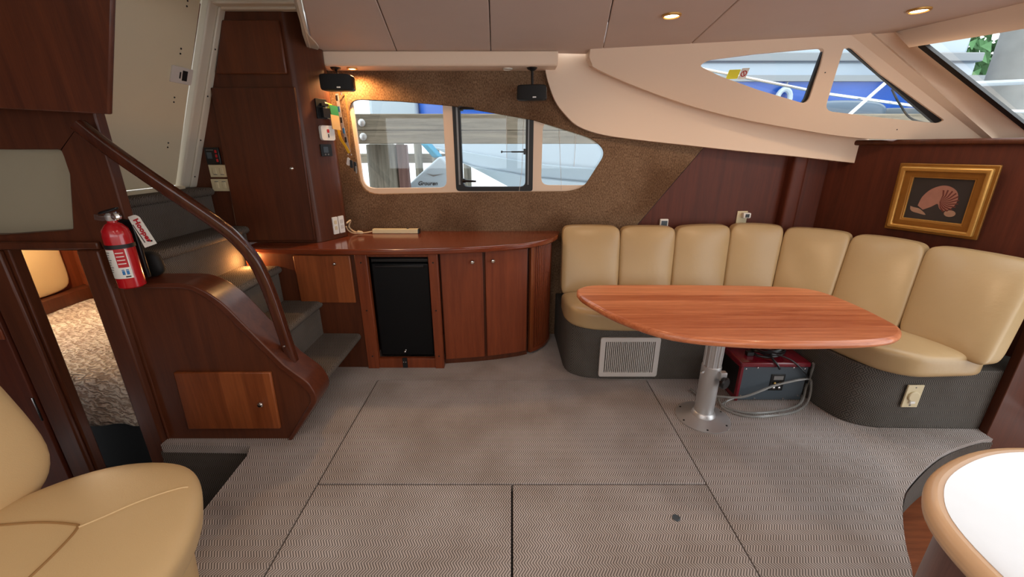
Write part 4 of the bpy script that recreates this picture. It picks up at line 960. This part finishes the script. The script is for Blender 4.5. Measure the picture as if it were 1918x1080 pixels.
ft = obj('base_plate', MB().lathe([(.150, 0), (.150, .006), (.10, .014), (.066, .026), (.060, .045), (.054, .05)], (1.125, 2.02, .001), (0, 0, 1), 36), ALU, tb_)
for k in range(6):
    a = k*pi/3+.3
    obj('screw', MB().lathe([(.006, 0), (.005, .003), (.001, .003)], (1.125+.132*cos(a), 2.02+.132*sin(a), .009), (0, 0, 1), 8), BLKM, ft)
obj('mount', MB().lathe([(.12, 0), (.12, .01), (.06, .03)], (1.125, 2.02, .660), (0, 0, -1), 24), ALU, tb_)
kn = obj('clamp', MB().box(1.15, 1.185, 1.955, 1.985, .285, .335), ALU, tb_, bevel=.003)
obj('clamp_knob', MB().lathe([(.012, 0), (.034, .008), (.036, .022), (.030, .030), (.001, .030)], (1.165, 1.965, .275), (.6, -1, 0), 14), BLK, kn)
obj('set_screw', MB().tube([(1.07, 1.985, .33), (1.045, 1.965, .33)], .006, 8), CHR, tb_)

# ------------------------------------------------------------------ equipment box, cable, hose
eb = thing('equipment_box', (1.6, 2.3, 0), 'maroon and grey metal equipment box under the dinette table', 'equipment box')
obj('case', MB().box(1.402, 1.812, 2.185, 2.425, .008, .255), STG, eb, bevel=.004)
obj('end_frame', MB().plate([(2.18, .004), (2.428, .004), (2.428, .258), (2.18, .258)], 0, .018, lambda u, v, w: (1.398+w, u, v), [[(2.205, .035), (2.405, .035), (2.405, .232), (2.205, .232)]]), MAR, eb, bevel=.003)
obj('end_grille', MB().box(1.399, 1.404, 2.2, 2.41, .03, .236), BLK, eb)
obj('lid', MB().box(1.394, 1.818, 2.176, 2.43, .242, .274), MAR, eb, bevel=.008, seg=3)
pn = obj('socket_panel', MB().box(1.595, 1.680, 2.180, 2.187, .078, .192), BLK, eb, bevel=.002)
for x in (1.622, 1.655):
    for z in (.10, .13): obj('terminal', MB().lathe([(.009, 0), (.009, .006), (.004, .01)], (x, 2.181, z), (0, -1, 0), 10), plain('brass', (180, 150, 90), .3, metal=1) if z > .11 else CHR, pn)
obj('rating_plate', MB().box(1.61, 1.668, 2.178, 2.182, .155, .182), GRYI, pn)
for x, z in ((1.43, .228), (1.50, .236), (1.72, .236), (1.79, .228), (1.43, .04), (1.52, .02), (1.70, .02), (1.79, .04)):
    obj('screw', MB().lathe([(.006, 0), (.005, .003), (.001, .004)], (x, 2.185, z), (0, -1, 0), 8), CHR, eb)
cb = []
for k in range(60):
    a = k*.62; cb.append((1.61+.085*cos(a)*(1-.15*sin(k*.9)), 2.29+.07*sin(a), .283+.0009*k+.006*sin(k*1.7)))
cbl = obj('cable_coil', MB().tube(smoothpath(cb, 3), .0065, 6).tube(smoothpath([(1.60, 2.25, .32), (1.58, 2.20, .30), (1.60, 2.165, .27), (1.62, 2.163, .24)], 5), .007, 6).tube(smoothpath([(1.62, 2.22, .31), (1.70, 2.18, .285), (1.79, 2.16, .20), (1.84, 2.20, .12)], 5), .005, 6).box(1.47, 1.51, 2.26, 2.29, .276, .300), BLK, org=(1.6, 2.3, .274))
tag(cbl, 'coiled black cable with a plug on the maroon lid', 'cable')
hz = []
for k in range(48):
    a = 2*pi*k/16; rr_ = 1+.07*sin(k*.4)
    hz.append((1.56+.36*cos(a)*rr_, 2.30+.245*sin(a)*rr_ if sin(a) < 0 else 2.30+.12*sin(a), .010+.006*(k//16)+.13*max(0, cos(a-.2))**3*(k//16 == 1)))
hs = obj('hose', MB().tube(smoothpath([(1.30, 2.20, .03), (1.29, 2.12, .012), (1.40, 2.05, .010), (1.57, 2.06, .010), (1.76, 2.12, .02), (1.842, 2.20, .10), (1.842, 2.19, .22), (1.83, 2.18, .27)], 8), .007, 8)
   .tube(smoothpath([(1.40, 2.18, .03), (1.33, 2.16, .012), (1.28, 2.10, .010), (1.38, 2.02, .010), (1.56, 2.025, .010), (1.72, 2.07, .012), (1.825, 2.14, .03), (1.842, 2.17, .13), (1.80, 2.165, .17), (1.62, 2.16, .13), (1.42, 2.14, .06), (1.28, 2.16, .05), (1.20, 2.22, .014), (1.17, 2.30, .010)], 8), .007, 8), HOSE, org=(1.5, 2.1, 0))
tag(hs, 'loops of clear plastic hose around the equipment box', 'hose')

# ------------------------------------------------------------------ framed picture
pf = thing('picture', (2.636, 2.56, 1.205), 'gilt framed still life painting of a striped nautilus shell', 'picture')
pc_ = Vector((2.636, 2.55, 1.203))
dv = Vector((.4472, -.8944, 0)); nv = Vector((-.8944, -.4472, 0)); uv_ = Vector((0, 0, 1))
tl = radians(5); nv2 = nv*cos(tl)-uv_*sin(tl); uv2 = uv_*cos(tl)+nv*sin(tl)
off = Vector(nv)*.004
FP = lambda u, v, w: pc_+off+dv*u+uv2*v+nv2*w
def frame(hw, hh, w0, w1, i, nm, mm, bev=.004):
    return obj(nm, MB().plate([(-hw, -hh), (hw, -hh), (hw, hh), (-hw, hh)], w0, w1, FP, [[(-hw+i, -hh+i), (hw-i, -hh+i), (hw-i, hh-i), (-hw+i, hh-i)]]), mm, pf, bevel=bev, seg=3)
frame(.222, .212, .0, .022, .03, 'outer_moulding', GOLD)
frame(.205, .195, .0, .050, .026, 'ridge_moulding', GOLDB, .009)
frame(.181, .171, .0, .030, .036, 'inner_moulding', GOLD, .006)
frame(.150, .140, .0, .020, .012, 'slip_moulding', GOLDB, .003)
cv = obj('canvas', MB().plate([(-.14, -.13), (.14, -.13), (.14, .13), (-.14, .13)], .004, .008, FP), CNV, pf)
FC = lambda u, v, w: FP(u, v, .008+w)
sh = [(-.030+.0*a, 0) for a in ()]
body = catm([(-.085, -.045), (-.075, .01), (-.045, .058), (.0, .085), (.04, .082), (.075, .055), (.088, .01), (.078, -.035), (.045, -.062), (.02, -.052), (.005, -.025), (-.02, -.045), (-.055, -.068)], 4)
obj('painted_shell', MB().plate(body, 0, .0008, FC), SH1, cv)
m = MB()
for k in range(11):
    a0 = radians(-62+15*k); c_, s_ = cos(a0), sin(a0)
    p0 = Vector((.012, -.012)); rr = .064+.022*sin(k*.28)
    tip = p0+Vector((c_*rr, s_*rr)); w_ = Vector((-s_, c_))*.0042
    mid = p0+Vector((cos(a0-.16), sin(a0-.16)))*rr*.55
    pts = [p0, mid-w_*.8, tip-w_, tip+w_, mid+w_*.8]
    m.plate([tuple(q) for q in pts], .0009, .0014, FC)
obj('painted_stripes', m, SH2, cv)
obj('painted_small_shell', MB().plate(catm([(-.120, -.052), (-.10, -.058), (-.07, -.065), (-.035, -.098), (-.075, -.092), (-.105, -.084), (-.117, -.07)], 3), .0, .0012, FC), SH3, cv)
obj('painted_small_shell', MB().plate(oval(.072, -.076, .026, .020, 18), .0, .0012, FC), SH3, cv)
obj('name_plate', MB().plate(rrect(-.06, .0, -.172, -.160, .002), .030, .032, FP), GOLD, pf)

# ------------------------------------------------------------------ speakers and lamps
def speaker(x, zc, rot, label, y=3.02, mx=None):
    mx = x if mx is None else mx
    t = thing('speaker', (x, 3.05, 2.01), label, 'speaker', 'black satellite speakers under the valance')
    cr_, sr_ = cos(rot), sin(rot)
    def R_(u, v, w): return (x+u*cr_-w*sr_, y+u*sr_+w*cr_, zc+v)
    obj('mount', MB().lathe([(.035, 0), (.030, -.010), (.012, -.02)], (mx, 3.045, 2.012), (0, 0, 1), 18), BLK, t)
    obj('stem', MB().tube([(mx, 3.045, 2.0), (x+.004, y+.02, zc+.02)], .009, 8), BLK, t)
    obj('cabinet', MB().puff(lambda a, b, c: R_(.100*a*(1-.06*(1-c)/2*b), .048*b, .04*c+.0), 8, 10), BLK, t)
    g = obj('grille', MB().puff(lambda a, b, c: R_(.097*a, .045*b, -.040+.012*c-.012*(1-a*a)), 9, 10), BLKM, t)
    obj('badge', MB().plate(rrect(-.012, .012, -.036, -.028, .003), 0, .002, lambda u, v, w: R_(u+.02, v, -.066+w)), CHR, g)
speaker(-1.108, 1.895, radians(4), 'left black speaker hanging under the valance by the cabinet', 2.87, -1.18)
speaker(.135, 1.855, radians(-6), 'right black speaker hanging under the valance by the moulded shell')
def downlight(x, y, z, lab, lit, r=.045, energy=9, spot=172, lens=None, rgb=(255, 214, 172)):
    t = thing('downlight', (x, y, z), lab, 'downlight', 'round recessed downlights')
    obj('bezel', MB().lathe([(r, 0), (r*.98, -.006), (r*.80, -.009), (r*.74, -.002)], (x, y, z), (0, 0, 1), 24), GELW if not lit else GOLDB, t)
    obj('lens', MB().lathe([(r*.76, -.003), (r*.6, -.006), (.001, -.007)], (x, y, z), (0, 0, 1), 20), lens or (LENS if lit else WHT), t)
    if lit: lampdata('downlight_lamp', (x, y, z-.03), energy, rgb, .03, spot=spot, parent=t)
downlight(.758, 2.244, 2.10, 'lit downlight in the ceiling panel above the table', 1)
downlight(1.86, 2.166, 2.10, 'lit downlight in the ceiling near the windshield', 1)
downlight(-1.075, 3.06, 2.012, 'lit downlight in the valance beside the left speaker', 1, .035, 26, 172, LENSV, (255, 196, 128))
downlight(-.03, 3.075, 2.012, 'unlit downlight in the valance beside the right speaker', 0, .035)

# unseen downlights added behind the camera to brighten the near saloon
for k, (x, y) in enumerate(((-.35, .9), (.35, .8), (-.35, -.1), (.9, -.1), (.25, -.9), (-1.0, .3))):
    downlight(x, y, 2.10, 'added unseen downlight over the near saloon, '+('first', 'second', 'third', 'fourth', 'fifth', 'sixth')[k]+' from the hatches', 1, energy=8.5, spot=150, rgb=(255, 236, 222))

# ------------------------------------------------------------------ lounge chair (near left)
lc = thing('lounge_chair', (-1.28, .72, 0), 'cream vinyl lounge chair in the near left corner', 'chair')
obj('pedestal', MB().puff(lambda a, b, c: (-1.34+.27*a*(1+.06*c), .66+.40*b, .14+.14*c), 7, 10), VINC, lc)
def seat(a, b, c):
    a, b = a*math.sqrt(1-.42*b*b), b*math.sqrt(1-.42*a*a)
    return (-1.33+.40*a+.02*c, .68+.53*b+.012*a, .365+.085*c+.012*(1-a*a)*(1-b*b)*(c > 0))
sm_ = MB().puff(seat, 4.2, 22)
obj('seat_cushion', sm_, VINC, lc, smooth=0).data.shade_smooth()
from mathutils.bvhtree import BVHTree
bvh = BVHTree.FromPolygons([Vector(v) for v in sm_.v], sm_.f)
def onseat(x, y):   # height of the cushion top at (x, y)
    h = bvh.ray_cast(Vector((x, y, 2)), Vector((0, 0, -1)))[0]
    return h.z if h else .40
def seam(pts): return [Vector((x, y, onseat(x, y)+.0005)) for x, y, *_ in smoothpath([(a, b, 0) for a, b in pts], 8)]
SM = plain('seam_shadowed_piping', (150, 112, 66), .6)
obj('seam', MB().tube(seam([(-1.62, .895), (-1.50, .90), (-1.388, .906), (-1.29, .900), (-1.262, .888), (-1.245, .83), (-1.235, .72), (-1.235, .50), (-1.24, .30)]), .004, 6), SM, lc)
obj('seam', MB().tube(seam([(-1.262, .888), (-1.22, .93), (-1.17, .985), (-1.10, 1.045), (-1.075, 1.06)]), .003, 6), VINC, lc)
obj('backrest', MB().puff(lambda a, b, c: (-1.73+.10*a-.10*c-.03*c*c, .70+.47*b*(1-.04*c), .72+.36*c), 4.5, 16), VINC, lc, smooth=0).data.shade_smooth()

# ------------------------------------------------------------------ galley counter (near right)
gc = thing('galley_counter', (1.4, .5, -.25), 'rounded white topped galley counter in the near right corner', 'counter')
gp = catm([(.875, -.2), (.872, .25), (.878, .50), (.905, .65), (.967, .745), (1.07, .82), (1.235, .882), (1.40, .893), (1.65, .86), (2.0, .76), (2.4, .55)], 5)+[(2.6, -.2)]
cx_, cy_ = 1.5, .1
def inset(p, d):
    out = []; m_ = len(p)
    for i in range(m_):
        a, b = Vector(p[i-1]), Vector(p[(i+1) % m_]); t = (b-a).normalized(); out.append((p[i][0]+t.y*d, p[i][1]-t.x*d))
    return out
obj('edge_band', MB().prism(gp, .700, .749), CEDG, gc, bevel=.020, seg=4)
obj('worktop', MB().prism(inset(gp, .030), .7, .7503), CTOP, gc)
obj('pedestal', MB().prism(inset(gp, .045), -.25, .70), PED, gc)
